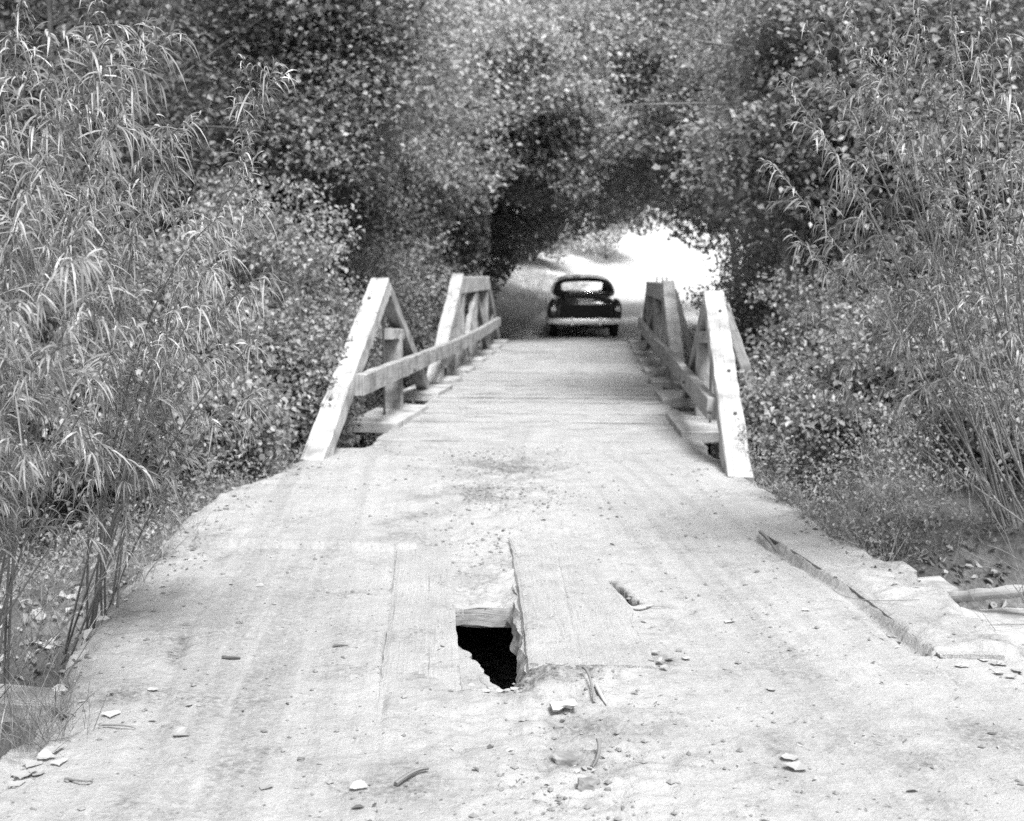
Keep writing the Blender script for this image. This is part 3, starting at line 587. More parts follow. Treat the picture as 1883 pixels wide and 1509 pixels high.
def tree(label, base, H, R, nc, nl, seed, leaf=.075, lean=(0, 0), trunk_r=.1, mat='leaf_tree', bark='bark', low=.25, cat='tree', name='broadleaf_tree', group=None, squash=1., spread=.36, six=False, nlimb=7, half=2.15):
    rs = np.random.RandomState(seed); base = np.array(base, float); root = empty(name, base); tag(root, label, cat, group)
    top = base+np.array([lean[0], lean[1], H*.92]); cen = base+np.array([lean[0]*.8, lean[1]*.8, H*(low+1)/2]); rad = np.array([R, R*squash, H*(1-low)/2*1.08])
    n = nc*2; d = norm(rs.randn(n, 3)); q = rs.rand(n, 1)**.42; C = cen+d*q*rad*(1+.22*rs.randn(n, 1)*.6)
    # lumpy crown: keep clusters where a 3d-ish noise is high
    lump = vn(C[:, 0]*.9+seed, C[:, 2]*.9+C[:, 1]*.5)+vn(C[:, 1]*1.1+seed*2, C[:, 2]*1.3)
    C = C[np.argsort(-lump+.5*rs.rand(n))[:nc]]; C = C[~clear_zone(C, half)]; C = C[C[:, 2] > base[2]+.25]
    tp = bez(base-np.array([0, 0, .3]), base+np.array([lean[0]*.15+rs.randn()*.15, lean[1]*.15, H*.45]), top, 14); tm = MB(); tm.tube(tp, trunk_r*np.linspace(1.15, .25, 14), 9); tm.build('trunk', M[bark], root, True)
    lm = MB(); nodes = [tp[4:]]
    for i in range(nlimb):
        s = tp[3+int(rs.rand()*8)]; e = cen+norm(rs.randn(3)*np.array([1, 1, .6]))*rad*.75; e[2] = max(e[2], s[2]+.3)
        b = bez(s, (s+e)/2+np.array([0, 0, .1*R]), e, 9)
        if clear_zone(b, half).any(): continue
        lm.tube(b, trunk_r*np.linspace(.5, .1, 9), 6); nodes.append(b)
    nodes = np.vstack(nodes); tw = 0
    for c in C[::3]:
        k = np.argmin(((nodes-c)**2).sum(1)+(nodes[:, 2] > c[2])*1.); b = bez(nodes[k], (nodes[k]+c)/2+np.array([0, 0, .12]), c, 5)
        lm.tube(b, trunk_r*np.linspace(.14, .05, 5), 4)
    lm.build('branches', M[bark], root, True)
    # leaves
    N = len(C)*nl; ci = np.repeat(np.arange(len(C)), nl); cs = spread*(.6+.8*rs.rand(len(C)))[ci, None]
    off = rs.randn(N, 3)*np.array([1, 1, .55])*cs; P = C[ci]+off; ok = ~clear_zone(P, half); P = P[ok]; off = off[ok]; ci = ci[ok]; N = len(P)
    nrm = norm(np.array([0.12, -.3, 1.])*.85+rs.randn(N, 3)*.55); ax = norm(off*1.2+rs.randn(N, 3)*.5+np.array([0, 0, -.25]))
    L = leaf*(.65+.7*rs.rand(N)); V, F = broad_leaves(P, ax, nrm, L, L*(.62+.25*rs.rand(N)), six)
    tone = (.6+.75*rs.rand(N)**1.6)*(.8+.4*rs.rand(len(C)))[ci]
    if six: tone = np.r_[tone, tone]
    mesh_np('foliage', V, F, M[mat], root, tone)
    return root
def px(x, Y): return float(at(x, 505, Y)[0])
TR = [  # label, x, y, H, R, nc, nl, seed, kw
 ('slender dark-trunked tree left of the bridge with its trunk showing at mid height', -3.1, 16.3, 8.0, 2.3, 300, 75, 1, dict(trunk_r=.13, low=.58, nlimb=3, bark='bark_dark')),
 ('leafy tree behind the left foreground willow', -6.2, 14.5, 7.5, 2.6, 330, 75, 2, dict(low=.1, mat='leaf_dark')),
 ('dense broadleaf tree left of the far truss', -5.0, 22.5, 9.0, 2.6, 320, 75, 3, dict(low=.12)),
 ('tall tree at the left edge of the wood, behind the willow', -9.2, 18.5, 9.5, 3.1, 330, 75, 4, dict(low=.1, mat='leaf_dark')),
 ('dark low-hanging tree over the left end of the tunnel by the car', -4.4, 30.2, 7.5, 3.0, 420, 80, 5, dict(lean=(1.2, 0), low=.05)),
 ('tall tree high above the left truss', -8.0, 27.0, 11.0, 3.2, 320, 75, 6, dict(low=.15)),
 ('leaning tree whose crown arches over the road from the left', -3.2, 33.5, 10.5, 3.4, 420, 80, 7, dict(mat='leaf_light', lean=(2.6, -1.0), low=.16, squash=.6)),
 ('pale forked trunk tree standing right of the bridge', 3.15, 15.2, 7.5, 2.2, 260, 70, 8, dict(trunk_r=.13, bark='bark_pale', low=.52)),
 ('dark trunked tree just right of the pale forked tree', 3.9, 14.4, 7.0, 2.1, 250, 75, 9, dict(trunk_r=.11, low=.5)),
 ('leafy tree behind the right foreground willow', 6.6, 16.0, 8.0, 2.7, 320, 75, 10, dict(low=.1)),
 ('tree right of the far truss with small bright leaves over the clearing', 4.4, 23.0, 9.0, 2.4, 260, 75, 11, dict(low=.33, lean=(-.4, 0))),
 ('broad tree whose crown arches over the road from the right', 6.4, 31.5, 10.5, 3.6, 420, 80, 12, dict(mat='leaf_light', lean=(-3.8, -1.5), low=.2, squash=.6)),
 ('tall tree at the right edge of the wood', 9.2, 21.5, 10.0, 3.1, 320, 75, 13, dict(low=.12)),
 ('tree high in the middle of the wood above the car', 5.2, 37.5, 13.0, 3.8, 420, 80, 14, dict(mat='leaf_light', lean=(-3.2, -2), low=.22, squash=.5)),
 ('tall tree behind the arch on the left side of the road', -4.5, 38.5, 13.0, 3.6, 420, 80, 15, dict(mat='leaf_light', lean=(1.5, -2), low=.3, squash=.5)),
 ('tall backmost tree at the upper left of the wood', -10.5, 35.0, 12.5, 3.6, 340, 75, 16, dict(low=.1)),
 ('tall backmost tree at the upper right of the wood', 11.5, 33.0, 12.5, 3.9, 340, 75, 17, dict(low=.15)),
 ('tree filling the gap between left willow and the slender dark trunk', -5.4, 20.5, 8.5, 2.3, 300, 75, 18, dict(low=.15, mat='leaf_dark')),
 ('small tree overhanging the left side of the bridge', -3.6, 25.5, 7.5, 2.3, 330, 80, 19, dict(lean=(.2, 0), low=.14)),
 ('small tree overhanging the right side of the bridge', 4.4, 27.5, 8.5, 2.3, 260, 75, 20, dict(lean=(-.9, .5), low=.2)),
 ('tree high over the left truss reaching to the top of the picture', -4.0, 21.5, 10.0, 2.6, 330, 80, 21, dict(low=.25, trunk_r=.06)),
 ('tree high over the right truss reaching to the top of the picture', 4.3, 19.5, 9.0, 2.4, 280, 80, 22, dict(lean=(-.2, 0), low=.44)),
]
for (lab, x, y_, H, R, nc, nl, sd, kw) in TR+[('leafy tree hanging over the rail at the far end of the left truss', -3.3, 28.0, 6.0, 2.2, 260, 75, 23, dict(lean=(1.4, -.5), low=.3)), ('leafy crown dipping low over the middle of the tunnel mouth', -2.9, 27.5, 8.0, 2.4, 260, 75, 24, dict(lean=(3.2, -1.), low=.45, trunk_r=.07, mat='leaf_light'))]:
    kw = dict(dict(leaf=.115 if y_ > 24 else .078), **kw); z0 = float(terrain_z(np.array([x*1.]), np.array([y_*1.]))[0])
    tree(lab, (x, y_, z0), H, R, int(nc*1.25), int(nl*(1.35 if y_ > 24 else 1.75)), sd, group='broadleaf trees of the wood around the bridge', **kw)
# pale sunlit bushes and saplings in the clearing past the tunnel
for i, (lab, x, y_, H, R) in enumerate([
   ('pale sunlit bush above the car roof in the clearing', 1.2, 56, 3.6, 2.6), ('hazy pale bush left of the car in the clearing', -1.9, 50, 3.4, 2.1),
   ('pale tall sapling on the far hillside above the road bend', 3.4, 70, 7.0, 3.4), ('bright bush on the far bank right of the road bend', 12.5, 60, 4.5, 3.0),
   ('pale round bush on the far left bank', -4.6, 58, 5.5, 3.0), ('far pale tree closing the end of the clearing', 0., 84, 9.0, 5.0), ('far pale tree at the right end of the clearing', 10., 90, 9.0, 5.5)]):
    z0 = float(terrain_z(np.array([x*1.]), np.array([y_*1.]))[0])
    tree(lab, (x, y_, z0), H, R, 150, 50, 60+i, leaf=.16, mat='leaf_light' if i in (0, 2, 4) else 'leaf_pale', low=.0, cat='bush', name='pale_bush', group='pale bushes in the clearing', trunk_r=.05, spread=.45)
# ---------------------------------------------------------------- shrubs
SH = [
 ('leafy shrub leaning over the near left truss leg', -2.3, 11.0, 1.75, .62, 130, 'leaf_shrub'), ('tall bright shrub rising behind the peak of the left A-frame', -3.3, 13.0, 2.5, 1.1, 210, 'leaf_shrub'),
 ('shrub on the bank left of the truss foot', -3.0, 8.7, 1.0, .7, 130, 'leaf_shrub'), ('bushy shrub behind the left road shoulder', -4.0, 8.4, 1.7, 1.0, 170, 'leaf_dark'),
 ('tangled low shrub right of the right truss foot', 2.9, 8.3, .75, .65, 130, 'leaf_shrub'), ('low shrub beside the right road shoulder', 3.3, 7.6, .7, .55, 110, 'leaf_shrub'), ('round shrub between the right truss and the willow stems', 3.9, 9.2, 1.2, .85, 160, 'leaf_shrub'),
 ('small shrub hugging the right outrigger brace', 2.45, 10.9, .95, .55, 120, 'leaf_shrub'),
 ('bright leafy shrub crowding the near left truss leg', -2.85, 11.6, 2.0, 1.0, 190, 'leaf_shrub'), ('leafy shrub between the left willow and the bridge', -3.5, 9.9, 1.75, .95, 190, 'leaf_shrub'),
 ('shrub growing up inside the left A-frame', -2.75, 14.0, 1.75, .75, 150, 'leaf_shrub'), ('low leafy shrub beside the foot of the left truss', -2.65, 9.4, .75, .5, 90, 'leaf_shrub'),
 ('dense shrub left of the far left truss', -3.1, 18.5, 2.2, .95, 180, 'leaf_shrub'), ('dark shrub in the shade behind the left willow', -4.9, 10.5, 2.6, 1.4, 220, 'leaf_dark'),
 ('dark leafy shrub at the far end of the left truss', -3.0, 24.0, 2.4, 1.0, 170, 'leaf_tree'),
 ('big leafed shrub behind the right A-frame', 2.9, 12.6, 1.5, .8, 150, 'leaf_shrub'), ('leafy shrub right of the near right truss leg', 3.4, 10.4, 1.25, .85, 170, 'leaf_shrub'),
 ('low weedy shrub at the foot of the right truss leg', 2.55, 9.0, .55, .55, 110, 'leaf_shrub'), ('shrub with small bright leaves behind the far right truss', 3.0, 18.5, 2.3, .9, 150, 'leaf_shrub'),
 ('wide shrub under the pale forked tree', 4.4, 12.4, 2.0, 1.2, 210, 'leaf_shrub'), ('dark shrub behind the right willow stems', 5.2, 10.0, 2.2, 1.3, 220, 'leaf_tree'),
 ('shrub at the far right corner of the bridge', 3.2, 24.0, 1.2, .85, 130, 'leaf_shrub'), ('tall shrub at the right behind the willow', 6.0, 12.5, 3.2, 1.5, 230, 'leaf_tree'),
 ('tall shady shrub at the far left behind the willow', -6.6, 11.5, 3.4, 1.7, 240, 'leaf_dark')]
for i, (lab, x, y_, H, R, nc, mt) in enumerate(SH):
    z0 = float(terrain_z(np.array([x*1.]), np.array([y_*1.]))[0]); Ht = H-z0
    tree(lab, (x, y_, z0), Ht, R, int(nc*1.5), 75, 100+i, leaf=.05, half=1.82, mat=mt, low=.02, cat='shrub', name='leafy_shrub', group='leafy shrubs along the bridge', trunk_r=.022, spread=.15, six=True, nlimb=12)

# ---------------------------------------------------------------- willows
def willow(label, base, stems, seed, leafL=.1, leafW=.0066, tone=1., bpm=9, name='willow', group='narrow leaved willows by the road', blen=.42, spacing=.011):
    rs = np.random.RandomState(seed); root = empty(name, base); tag(root, label, 'willow', group); sm = MB(); LP = []; LD = []; LL = []
    for (ctrl, tip, r0, t0) in stems:
        b0 = np.asarray(base)+rs.randn(3)*np.array([.08, .09, 0]); P = bez(b0, ctrl, tip, 26); sm.tube(P, np.linspace(r0, .0018, 26), 6)
        T = norm(np.gradient(P, axis=0)); L = np.linalg.norm(np.diff(P, axis=0), axis=1).sum(); nb = int(bpm*L*(1-t0))
        for q in range(nb):
            t = t0+(1-t0)*(q+rs.rand())/nb; i = min(int(t*25), 24); p = P[i]; d = norm(T[i]*.75+rs.randn(3)*.6+np.array([0, 0, .15])); l = blen*(.45+.8*rs.rand())*(1.15-.75*t)
            e = p+d*l+np.array([0, 0, -.35*l*rs.rand()]); Q = bez(p, p+d*l*.5+np.array([0, 0, .05*l]), e, 8); sm.tube(Q, np.linspace(.0028, .0009, 8), 4)
            m = int(l/spacing); tt = np.linspace(.12, 1, m); pp = np.stack([np.interp(tt, np.linspace(0, 1, 8), Q[:, a]) for a in range(3)], 1); td = norm(Q[-1]-Q[0]); LP.append(pp)
            LD.append(norm(td*.75+rs.randn(m, 3)*.5)); LL.append(leafL*(.45+.75*rs.rand(m))*(1-.35*tt**3))
        m = int(L*.25/spacing); tt = np.linspace(.75, 1, m); pp = np.stack([np.interp(tt, np.linspace(0, 1, 26), P[:, a]) for a in range(3)], 1)
        LP.append(pp); LD.append(norm(T[-1]*.9+rs.randn(m, 3)*.5)); LL.append(leafL*(.5+.7*rs.rand(m)))
    sm.build('stems', M['stem'], root, True)
    P = np.vstack(LP); D = np.vstack(LD); L = np.concatenate(LL); n = len(P); V, F = ribbon_leaves(P, D, L, leafW*(.7+.6*rs.rand(n)), (.45+.8*rs.rand(n)), rs)
    tn = np.repeat(tone*(.4+.95*rs.rand(n)), 4); mesh_np('foliage', V, F, M['leaf_willow'], root, tn); return root
def st(tx, ty, tY, cxp, cyp, cY, r=.0065, t0=.35): return (at(cxp, cyp, cY), at(tx, ty, tY), r, t0)
bL = gr(170, 1135, -.12); bL = np.array([bL[0]-.02, bL[1], -.3])
willow('big arching narrow-leaved willow rooted at the left road edge', bL, [
  st(470, 290, 4.6, 230, 600, 5.0), st(480, 370, 4.4, 250, 600, 4.9), st(400, 400, 4.2, 200, 560, 4.8), st(490, 500, 4.5, 260, 640, 4.9), st(480, 620, 4.7, 300, 760, 5.0),
  st(470, 720, 4.9, 300, 820, 5.1), st(330, 250, 4.2, 150, 520, 4.8), st(300, 330, 4.6, 160, 560, 5.0), st(505, 120, 4.9, 380, 420, 5.1, .006, .8), st(370, 560, 4.2, 220, 760, 4.8), st(420, 470, 4.9, 240, 700, 5.2),
  st(250, 450, 4.3, 180, 650, 4.9), st(380, 660, 4.5, 240, 830, 4.9), st(300, 620, 4.6, 210, 800, 5.1)], 11, bpm=9, leafL=.12)
bL2 = np.array([-2.45, 5.2, -.4])
willow('leafy willow filling the upper left corner, leaning in from the left', bL2, [
  st(310, 60, 3.9, 40, 420, 4.4), st(350, 220, 4.1, 80, 400, 4.6), st(210, 90, 3.6, 20, 420, 4.2), st(230, 210, 3.9, 20, 440, 4.4), st(120, 60, 3.6, -30, 420, 4.2), st(120, 180, 3.9, -20, 460, 4.5),
  st(270, 40, 4.4, 120, 380, 4.8), st(60, 120, 3.9, -60, 420, 4.4), st(200, 330, 3.9, 20, 520, 4.4), st(90, 300, 3.6, -50, 500, 4.2), st(180, 0, 4.2, 50, 300, 4.6), st(40, 0, 4., -40, 300, 4.4)], 12, bpm=8, leafL=.13)
bL3 = np.array([-2.15, 4.4, -.5])
willow('close willow sprays drooping in at the left edge', bL3, [
  st(200, 520, 3.3, 0, 700, 3.8), st(140, 470, 3.1, -80, 620, 3.6), st(110, 640, 3.2, -80, 740, 3.7), st(190, 700, 3.7, 60, 860, 4.1), st(60, 380, 3.3, -80, 600, 3.8), st(250, 600, 3.8, 60, 780, 4.1),
  st(30, 560, 3.1, -120, 700, 3.7), st(160, 400, 3.6, -20, 600, 4.0), st(200, 850, 4.1, 100, 980, 4.3, .006, .7), st(120, 790, 3.9, 40, 900, 4.2, .006, .7)], 13, bpm=7, leafL=.11)
bR = np.array([3.05, 7.15, .1]); bR2 = np.array([3.3, 7.1, .1])
willow('feathery willow fanning out at the right side of the road', bR, [
  st(1420, 300, 5.8, 1640, 560, 6.4), st(1480, 40, 6.2, 1680, 400, 6.8), st(1560, 60, 6., 1700, 400, 6.6), st(1440, 150, 6.2, 1680, 440, 6.7), st(1500, 230, 5.8, 1680, 480, 6.5), st(1450, 420, 6.2, 1660, 620, 6.8),
  st(1470, 560, 6.4, 1640, 680, 6.8), st(1620, 100, 5.6, 1720, 440, 6.3), st(1680, 30, 6.2, 1740, 420, 6.7), st(1560, 340, 6.2, 1700, 560, 6.7), st(1600, 480, 6.4, 1720, 660, 6.8), st(1480, 680, 6.7, 1640, 780, 6.9), st(1700, 250, 6.6, 1760, 520, 6.8), st(1540, -30, 6.3, 1690, 380, 6.8), st(1610, -60, 6.0, 1710, 360, 6.5), st(1680, -50, 5.9, 1740, 360, 6.4), st(1590, 180, 6.2, 1710, 460, 6.7), st(1520, 120, 6.5, 1690, 420, 6.9), st(1650, 150, 6.4, 1730, 460, 6.8), st(1540, 420, 6.6, 1700, 600, 6.9)], 21, leafL=.115, leafW=.0085, bpm=6, tone=.85)
willow('willow with straight dark stems in the upper right corner', bR2, [
  st(1800, 30, 5.2, 1800, 460, 6.0), st(1860, 100, 5.0, 1840, 500, 5.9), st(1760, 180, 5.6, 1770, 500, 6.2, .012), st(1880, 300, 5.2, 1880, 560, 6.0), st(1720, 380, 5.8, 1740, 600, 6.3), st(1840, 420, 5.4, 1830, 640, 6.1),
  st(1900, 0, 5.2, 1900, 420, 6.0), st(1740, 90, 6.2, 1790, 480, 6.5), st(1800, 560, 5.8, 1800, 720, 6.2), st(1700, 560, 6.2, 1740, 720, 6.4), st(1740, -60, 5.8, 1780, 380, 6.3), st(1820, -80, 5.6, 1820, 380, 6.2), st(1880, 640, 5.8, 1900, 760, 6.2), st(1660, 700, 6.6, 1730, 800, 6.6)], 22, leafL=.115, leafW=.0085, bpm=6, tone=.85)

# ---------------------------------------------------------------- ground cover, grass, litter (uncountable)
def scatter(name, n, region, seed, L, W, mat, up=.9, kindf='leaf', tone=(.6, .7), zoff=0.):
    rs = np.random.RandomState(seed); pts = region(rs, n); x, y_ = pts[:, 0], pts[:, 1]; z = np.where((x > eL(y_)) & (x < eR(y_)) & (y_ < 10.8), road_z(x, y_), terrain_z(x, y_)); P = np.stack([x, y_, z+zoff], 1); N = len(P)
    if kindf == 'blade':
        D = norm(rs.randn(N, 3)*np.array([1, 1, .2])*.45+np.array([0, 0, 1.])); V, F = ribbon_leaves(P, D, L*(.4+.8*rs.rand(N)), W*(.7+.6*rs.rand(N)), .1+.6*rs.rand(N), rs); tn = np.repeat(tone[0]+tone[1]*rs.rand(N), 4)
    else:
        P[:, 2] += rs.rand(N)**1.5*up; V, F = broad_leaves(P, rs.randn(N, 3), norm(rs.randn(N, 3)*.6+np.array([0, 0, .8])), L*(.6+.8*rs.rand(N)), W*(.6+.8*rs.rand(N)), True); tn = tone[0]+tone[1]*rs.rand(N); tn = np.r_[tn, tn]
    o = mesh_np(name, V, F, mat, tone=tn); return tag(o, kind='stuff')
def reg(x0, x1, y0, y1, f=None, lump=1.):
    def r(rs, n):
        p = np.stack([x0+(x1-x0)*rs.rand(n*3), y0+(y1-y0)*rs.rand(n*3)], 1); k = rs.rand(n*3) < np.clip(.5+lump*fbm(p[:, 0], p[:, 1], 1.7, 3), 0, 1); p = p[k]
        if f is not None: p = p[f(p[:, 0], p[:, 1])]
        return p[:n]
    return r
right_of = lambda d: (lambda x, y: x > eR(y)+d)
ragr = lambda x, y: ((y > 7.15+.3*fbm(x, y, 2, 3)) | (x < eR(y)+.12)) & (x > eR(y)-.03-.22*np.clip(fbm(x, y, 3.1, 4)+.1, -.1, 1)*(y > 6.6))
ragl = lambda x, y: x < eL(y)+.03+.22*np.clip(fbm(x, y, 3.1, 4)+.1, -.1, 1)*(y > 5.6)
left_of = lambda d: (lambda x, y: x < eL(y)-d)
tag(scatter('ground_cover', 52000, reg(1.7, 5.5, 6.6, 11, ragr), 31, .03, .018, M['leaf_shrub'], up=.42), 'small leafed weeds covering the right bank beside the bridge', 'weeds')
tag(scatter('ground_cover', 26000, reg(-5.5, -1.8, 6.3, 11, ragl), 32, .03, .018, M['leaf_shrub'], up=.35), 'small leafed weeds covering the left bank beside the bridge', 'weeds')
tag(scatter('weeds', 20000, reg(1.8, 5, 6.2, 10.5, ragr), 33, .32, .003, M['grass'], kindf='blade'), 'thin wiry weeds standing on the right bank', 'weeds')
tag(scatter('grass', 12000, reg(-5, -1.7, 5.4, 10.5, ragl), 34, .26, .003, M['grass'], kindf='blade'), 'thin grass and wiry stems on the left bank', 'grass')
tag(scatter('grass_bank', 40000, reg(-7, 1., 29.6, 48, lambda x, y: x < cX(y)-1.75, .6), 35, .3, .014, M['leaf_pale'], kindf='blade', tone=(.85, .6)), 'pale grassy bank left of the car beyond the bridge', 'grass')
tag(scatter('leaf_litter', 2600, reg(-4, -1.3, 2.8, 8.5, left_of(-.05), 2.), 36, .055, .04, M['leaf_dry'], up=.03, tone=(.25, .75), zoff=.015), 'dry fallen leaves strewn over the left bank', 'leaf litter')
tag(scatter('leaf_litter', 2200, reg(1.9, 4.5, 5.2, 9, right_of(-.02), 2.), 37, .05, .035, M['leaf_dry'], up=.03, tone=(.2, .7), zoff=.015), 'dry fallen leaves strewn over the right bank', 'leaf litter')
# scrub that clothes the creek under the bridge and the slopes
tag(scatter('undergrowth', 60000, reg(-9, 9, 10.8, 27, lambda x, y: np.abs(x) > 1.9), 38, .06, .04, M['leaf_tree'], up=1.1), 'dense shaded undergrowth filling the creek sides below the bridge', 'undergrowth')
tag(scatter('undergrowth', 60000, reg(-22, 24, 26, 52, lambda x, y: ((x < cX(y)-3.4) & ((y < 29.5) | (x < -6.5))) | (x > cX(y)+7)), 39, .14, .1, M['leaf_tree'], up=2.2), 'dense undergrowth covering the wooded slopes behind the trees', 'undergrowth')

# dust crumbs and gravel on the road
def crumbs():
    rs = np.random.RandomState(44); n = 42000; x = -1.9+4.4*rs.rand(n); y_ = 2.8+8*rs.rand(n)**1.3
    q = x+.15*(y_-5); dens = .10+.9*np.exp(-((q-.3)/.33)**2)+.5*np.exp(-((x-eL(y_)-.15)/.15)**2)+.5*np.exp(-((x-.1)/.4)**2)*(y_ > 6.7); dens *= np.clip(.5+1.6*fbm(x, y_, 2.2, 3), 0, 1)
    k = (rs.rand(n) < dens) & (x > eL(y_)+.03) & (x < eR(y_)-.03) & ~in_poly(x, y_, HOLE); x, y_ = x[k], y_[k]; n = len(x); z = road_z(x, y_)
    s = .0025+.012*rs.rand(n)**5; P = np.stack([x, y_, z+s*.3], 1)
    o8 = np.array([(1, 0, 0), (0, 1, 0), (-1, 0, 0), (0, -1, 0), (0, 0, 1), (0, 0, -1)], float)
    V = P[:, None]+o8[None]*s[:, None, None]*(.6+.7*rs.rand(n, 6, 1))*np.array([1, 1, .7]); b = (np.arange(n)*6)[:, None, None]
    F = (b+np.array([(0, 1, 4), (1, 2, 4), (2, 3, 4), (3, 0, 4), (1, 0, 5), (2, 1, 5), (3, 2, 5), (0, 3, 5)])[None]).reshape(-1, 3)
    tag(mesh_np('gravel', V.reshape(-1, 3), F, M['clod']), 'dirt crumbs and fine gravel scattered over the road', 'gravel', kind='stuff')
t = MT('clod'); M['clod'] = t.finish(t.ramp(t.noise(geo_pos(t), 14, 2, .5), [(.3, .11), (.7, .27)]), .95, spec=.1)
crumbs()
def bits():
    rs = np.random.RandomState(91); n = 15000; x = -2+4.4*rs.rand(n); y_ = 2.8+7.5*rs.rand(n)**1.2; q = x+.15*(y_-5)
    dens = .05+.55*np.exp(-((q-.35)/.3)**2)+.8*np.exp(-((x-eL(y_)-.12)/.16)**2)+.8*np.exp(-((eR(y_)-x-.12)/.2)**2)+.5*np.exp(-((x-seamR(y_)+.05)/.06)**2)*(y_ < 7.3)+.4*np.exp(-((x-seamL(y_))/.03)**2)*(y_ < 6.7); dens *= np.clip(.35+2.2*fbm(x+3, y_, 1.9, 4), 0, 1)
    k = (rs.rand(n) < dens) & (x > eL(y_)+.02) & (x < eR(y_)-.02) & ~in_poly(x, y_, HOLE) & ~in_poly(x, y_, SLOT); x, y_ = x[k], y_[k]; n = len(x); P = np.stack([x, y_, road_z(x, y_)+.006], 1)
    L = .012+.035*rs.rand(n)**2.2; D = rs.randn(n, 3)*np.array([1, 1, .15]); N = norm(rs.randn(n, 3)*.45+np.array([0, 0, 1.])); V, F = broad_leaves(P, D, N, L, L*(.12+.5*rs.rand(n)), True); tn = .12+.75*rs.rand(n)**1.3
    tag(mesh_np('leaf_litter', V, F, M['leaf_dry'], tone=np.r_[tn, tn]), 'small bits of dry leaf and bark scattered over the road and along its edges', 'leaf litter', kind='stuff')
bits()
# single fallen leaves, chips, stones, sticks
def dry_leaf(label, x, y, s, seed, group=None, curl=.35, z=None, tone=1.):
    rs = np.random.RandomState(seed); tone = .5+.35*rs.rand(); s = s*.88; curl = .05+.3*rs.rand(); asy = rs.rand(2)*.5; ph = rs.rand(9, 5)*.12; p = gr(x, y); p[2] = float(road_z(np.array([p[0]]), np.array([p[1]]))[0])+.004 if z is None else z
    a = rs.rand()*6.28; n = 9; m = 5; V = []; F = []
    for i in range(n):
        u = i/(n-1); w = .40*s*(sin(pi*u**.6)**1.25 if 0 < u < 1 else 0)+.001
        for j in range(m):
            v = j/(m-1)*2-1; xx = (u-.5)*s; yy = v*w*(1+.12*rs.rand()); zz = curl*abs(v)**1.5*w*.9+.25*s*curl*(2*u-1)**2+.03*s*rs.rand()
            yy *= 1+ph[i, j]*3-.3*asy[0]*(v > 0); zz *= 1+asy[1]*2.5*(v > 0); xx += ph[j, j % 5]*s*.6; V.append((p[0]+xx*cos(a)-yy*sin(a), p[1]+xx*sin(a)+yy*cos(a), p[2]+zz))
    for i in range(n-1):
        for j in range(m-1): F.append((i*m+j, i*m+j+1, (i+1)*m+j+1, (i+1)*m+j))
    o = mesh_np('fallen_leaf', V, F, M['leaf_dry'], tone=[tone]*len(F), smooth=False); return tag(o, label, 'leaf', group)
for i, (lab, x, y, s) in enumerate([
   ('pale curled leaf on the dirt near the left road edge', 206, 1318, .075), ('large pale leaf curled up on the lower left wheel track', 334, 1356, .07),
   ('small leaf below the left rut', 348, 1300, .035), ('pointed leaf just right of the left rut', 280, 1272, .05), ('broad white leaf on the right wheel track', 1341, 1139, .06),
   ('bright leaf lying beside the dark slot on the right', 1262, 1212, .05), ('largest pale leaf at the lower right', 1466, 1412, .085), ('curled leaf just above the largest pale leaf', 1452, 1392, .07),
   ('pale leaf under the end of the edge plank', 1640, 1170, .06), ('pale leaf at the lower centre left beside the seam', 662, 1448, .07), ('flat pale leaf at the foot of the left wheel track', 488, 1448, .055),
   ('small pale leaf at the middle of the edge plank seam', 1482, 1122, .05), ('leaf between the seam and the edge plank', 1420, 1265, .045), ('leaf on the left track below the stick', 425, 1075, .03)]):
    dry_leaf(lab, x, y, s, 200+i, 'fallen leaves on the road')
rs = np.random.RandomState(77)
spots = [(60, 1405, .07), (45, 1425, .08), (85, 1395, .07), (110, 1405, .06), (25, 1440, .07), (70, 1420, .06), (100, 1385, .07), (30, 1395, .06)]
for i, (x, y, s) in enumerate(spots): dry_leaf('dry leaf in the leaf pile at the lower left corner', x, y, s, 300+i, 'leaf pile in the lower left corner')
spots = [(1765+i*14+rs.randn()*6, 1222+i*2+rs.randn()*8, .05) for i in range(9)]
for i, (x, y, s) in enumerate(spots): dry_leaf('small dry leaf in the heap at the near end of the edge plank', x, y, s, 320+i, 'leaf heap at the end of the edge plank', z=None)
spots = [(1205, 1205, .045), (1215, 1222, .04), (1232, 1216, .04), (1198, 1222, .035), (1222, 1232, .04)]
for i, (x, y, s) in enumerate(spots): dry_leaf('small dry leaf in the clump right of the wavy board', x, y, s, 340+i, 'leaf clump beside the wavy board', z=.012+.01*rs.rand())
spots = [(868+i*13, 1276+rs.randn()*4, .04) for i in range(7)]
for i, (x, y, s) in enumerate(spots): dry_leaf('small pale leaf in the row along the near edge of the hole', x, y, s, 350+i, 'leaves along the near edge of the hole')
def stone(label, x, y, s, seed, name='stone', mat='clod', sq=.6):
    import bmesh
    rs = np.random.RandomState(seed); bm = bmesh.new(); bmesh.ops.create_icosphere(bm, subdivisions=3, radius=1); p = gr(x, y); p[2] = float(road_z(np.array([p[0]]), np.array([p[1]]))[0])
    for v in bm.verts:
        c = np.array(v.co); k = 1+.5*float(fbm(np.array([c[0]+seed]), np.array([c[1]+c[2]*1.3]), 1.3, 4)[0]); c = np.clip(c*k, -.85, .85); v.co = (p[0]+c[0]*s, p[1]+c[1]*s*.8, p[2]+c[2]*s*sq+s*.25)
    me = bpy.data.meshes.new(name); bm.to_mesh(me); bm.free(); me.materials.append(M[mat]); o = link(bpy.data.objects.new(name, me)); return tag(o, label, 'stone')
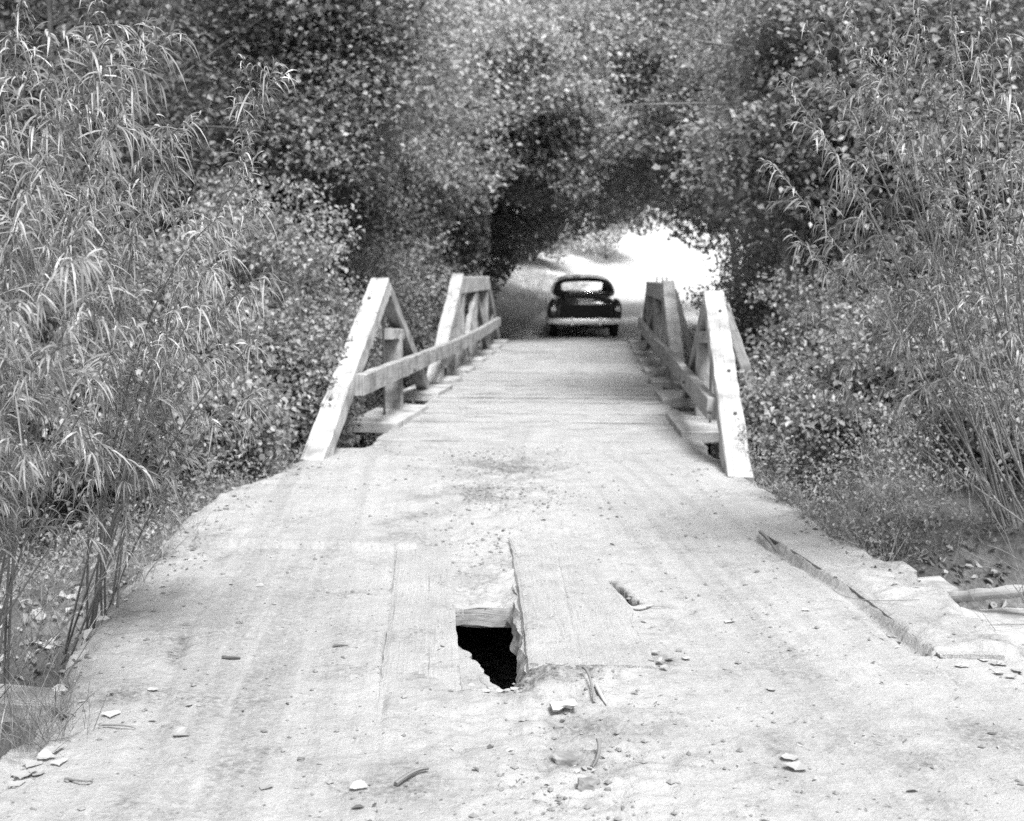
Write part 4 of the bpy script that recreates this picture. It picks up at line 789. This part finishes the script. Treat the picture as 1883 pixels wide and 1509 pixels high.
for i, (lab, x, y, s) in enumerate([('grey lump of stone at the bottom centre of the road', 1083, 1446, .042), ('half buried flat stone left of the upright splinter', 1040, 1396, .05), ('small dark clod near the stone', 1118, 1452, .012),
    ('small dark stone on the left wheel track', 441, 1145, .018), ('pebble by the hole on the left board', 786, 1208, .014), ('pebble below the slot at the right', 1248, 1197, .015), ('dirt clod below the rotted board', 1028, 1340, .02), ('dark pebble at the lower left track', 553, 1394, .014)]): stone(lab, x, y, s, 400+i)
def stick(label, pts, r, name='stick', mat='timber_old', flat=None):
    P = []
    for x, y, dz in pts:
        p = gr(x, y); p[2] = float(road_z(np.array([p[0]]), np.array([p[1]]))[0])+dz; P.append(p)
    P = np.array(P); 
    if len(P) == 3: P = bez(P[0], P[1]*2-(P[0]+P[2])/2, P[2], 12)
    m = MB(); m.tube(P, r*np.linspace(1, .5, len(P)), 6, True); return tag(m.build(name, M[mat], smooth=True), label, 'stick')
stick('flat broken stick at the lower left of the centre strip', [(728, 1446, .01), (762, 1430, .02), (788, 1420, .015)], .009)
stick('short dark splinter standing by the dug up patch', [(1072, 1262, .03), (1084, 1278, .03), (1092, 1298, .01)], .007)
stick('pale twig lying beside the dark splinter', [(1096, 1282, .01), (1108, 1292, .012), (1116, 1298, .01)], .009, mat='timber_white')
stick('twig on the left wheel track', [(612, 1188, .005), (626, 1187, .008), (640, 1186, .005)], .006)
stick('short thick twig left of the left wheel track', [(410, 1211, .005), (425, 1213, .01), (442, 1212, .006)], .009)
stick('bleached root sticking out of the slot on the right', [(1148, 1112, .005), (1172, 1122, .012), (1200, 1112, .008)], .011, mat='timber_white')
stick('thin twig pointing right from the bleached root', [(1170, 1122, .01), (1200, 1118, .012), (1232, 1116, .004)], .003)
stick('dark splinter standing at the lower centre right', [(1100, 1390, .05), (1101, 1398, .03), (1090, 1404, .004)], .009)
stick('thin twig crossing the edge plank seam', [(1530, 1104, .06), (1580, 1112, .06), (1690, 1128, .05)], .003)
stick('curved twig at the lower left edge', [(120, 1436, .01), (160, 1446, .015), (170, 1438, .01)], .004)
stick('bent twig lying on the lower left dirt', [(190, 1338, .01), (230, 1345, .014), (250, 1347, .005)], .004)
stick('thick stub at the far end of the edge plank', [(1398, 984, .04), (1412, 996, .05), (1428, 1010, .03)], .013)
# wood chip
m = MB(); p = gr(1036, 1312); p[2] = .03; m.box(p-np.array([.045, .01, 0]), p+np.array([.045, .015, .008]), .055, .012, seg=5, jit=.004, seed=5); tag(m.build('wood_chip', M['timber_white']), 'pale angular wood chip lying below the rotted board', 'wood chip')
# dry stalks and twiggy bush at the left edge, grass tuft
def tuft(label, base, n, L, seed, W=.003, name='grass_tuft', spread=.1, mat='grass', tone=.9):
    rs = np.random.RandomState(seed); P = np.asarray(base)+rs.randn(n, 3)*np.array([spread, spread*.6, .01]); D = norm(rs.randn(n, 3)*np.array([.45, .35, .1])+np.array([0, 0, 1.]))
    V, F = ribbon_leaves(P, D, L*(.4+.8*rs.rand(n)), W*(.6+.8*rs.rand(n)), .05+.5*rs.rand(n), rs); return tag(mesh_np(name, V, F, M[mat], tone=np.repeat(tone*(.5+.8*rs.rand(n)), 4)), label, 'grass')
b = gr(65, 1380, -.05); tuft('wispy grass tuft on the edge at the lower left corner', b, 150, .38, 501, spread=.09)
b = gr(110, 1330, -.05); tuft('smaller grass tuft beside the plank end at the lower left', b, 60, .26, 502, spread=.06)
b = gr(30, 1300, -.15); tuft('tall thin dry stalks at the left edge of the picture', b, 34, .8, 503, W=.0035, spread=.12)
b = gr(330, 985, -.02); tuft('drooping pale grass tuft on the left road shoulder', b, 80, .24, 504, spread=.1)
b = gr(1520, 960, 0.); tuft('sparse dry weeds at the right road shoulder', b, 90, .2, 505, spread=.16)
def twigs(label, base, tips, seed, r=.003):
    rs = np.random.RandomState(seed); m = MB(); base = np.asarray(base)
    for tp in tips:
        c = (base+tp)/2+rs.randn(3)*.12; P = bez(base+rs.randn(3)*.04, c, tp, 12); m.tube(P, np.linspace(r, .0009, 12), 4)
        for q in range(7):
            i = 3+int(rs.rand()*8); d = norm(P[min(i+1, 11)]-P[i]+rs.randn(3)*.05)*(.08+.2*rs.rand())+rs.randn(3)*.03; m.tube(bez(P[i], P[i]+d*.5+rs.randn(3)*.01, P[i]+d, 5), np.linspace(.0014, .0007, 5), 4)
    return tag(m.build('bare_twigs', M['stem'], smooth=True), label, 'twigs')
twigs('tangle of thin bare twigs at the left edge below the willow', (-2.2, 4.4, -.3), [at(x, y, 3.9) for x, y in ((150, 860), (60, 820), (200, 1000), (40, 930), (120, 700), (20, 760), (250, 960), (90, 1080))], 61)
twigs('thin bare twigs rising from the ditch at the right edge', (2.75, 5.6, -.4), [at(x, y, 5.3) for x, y in ((1840, 950), (1870, 1000), (1800, 1040), (1760, 1050), (1885, 900))], 62)
twigs('bare twigs among the weeds on the right bank', (3.0, 8.0, .0), [at(x, y, 7.8) for x, y in ((1700, 820), (1620, 860), (1760, 860), (1560, 800), (1480, 860))], 63)
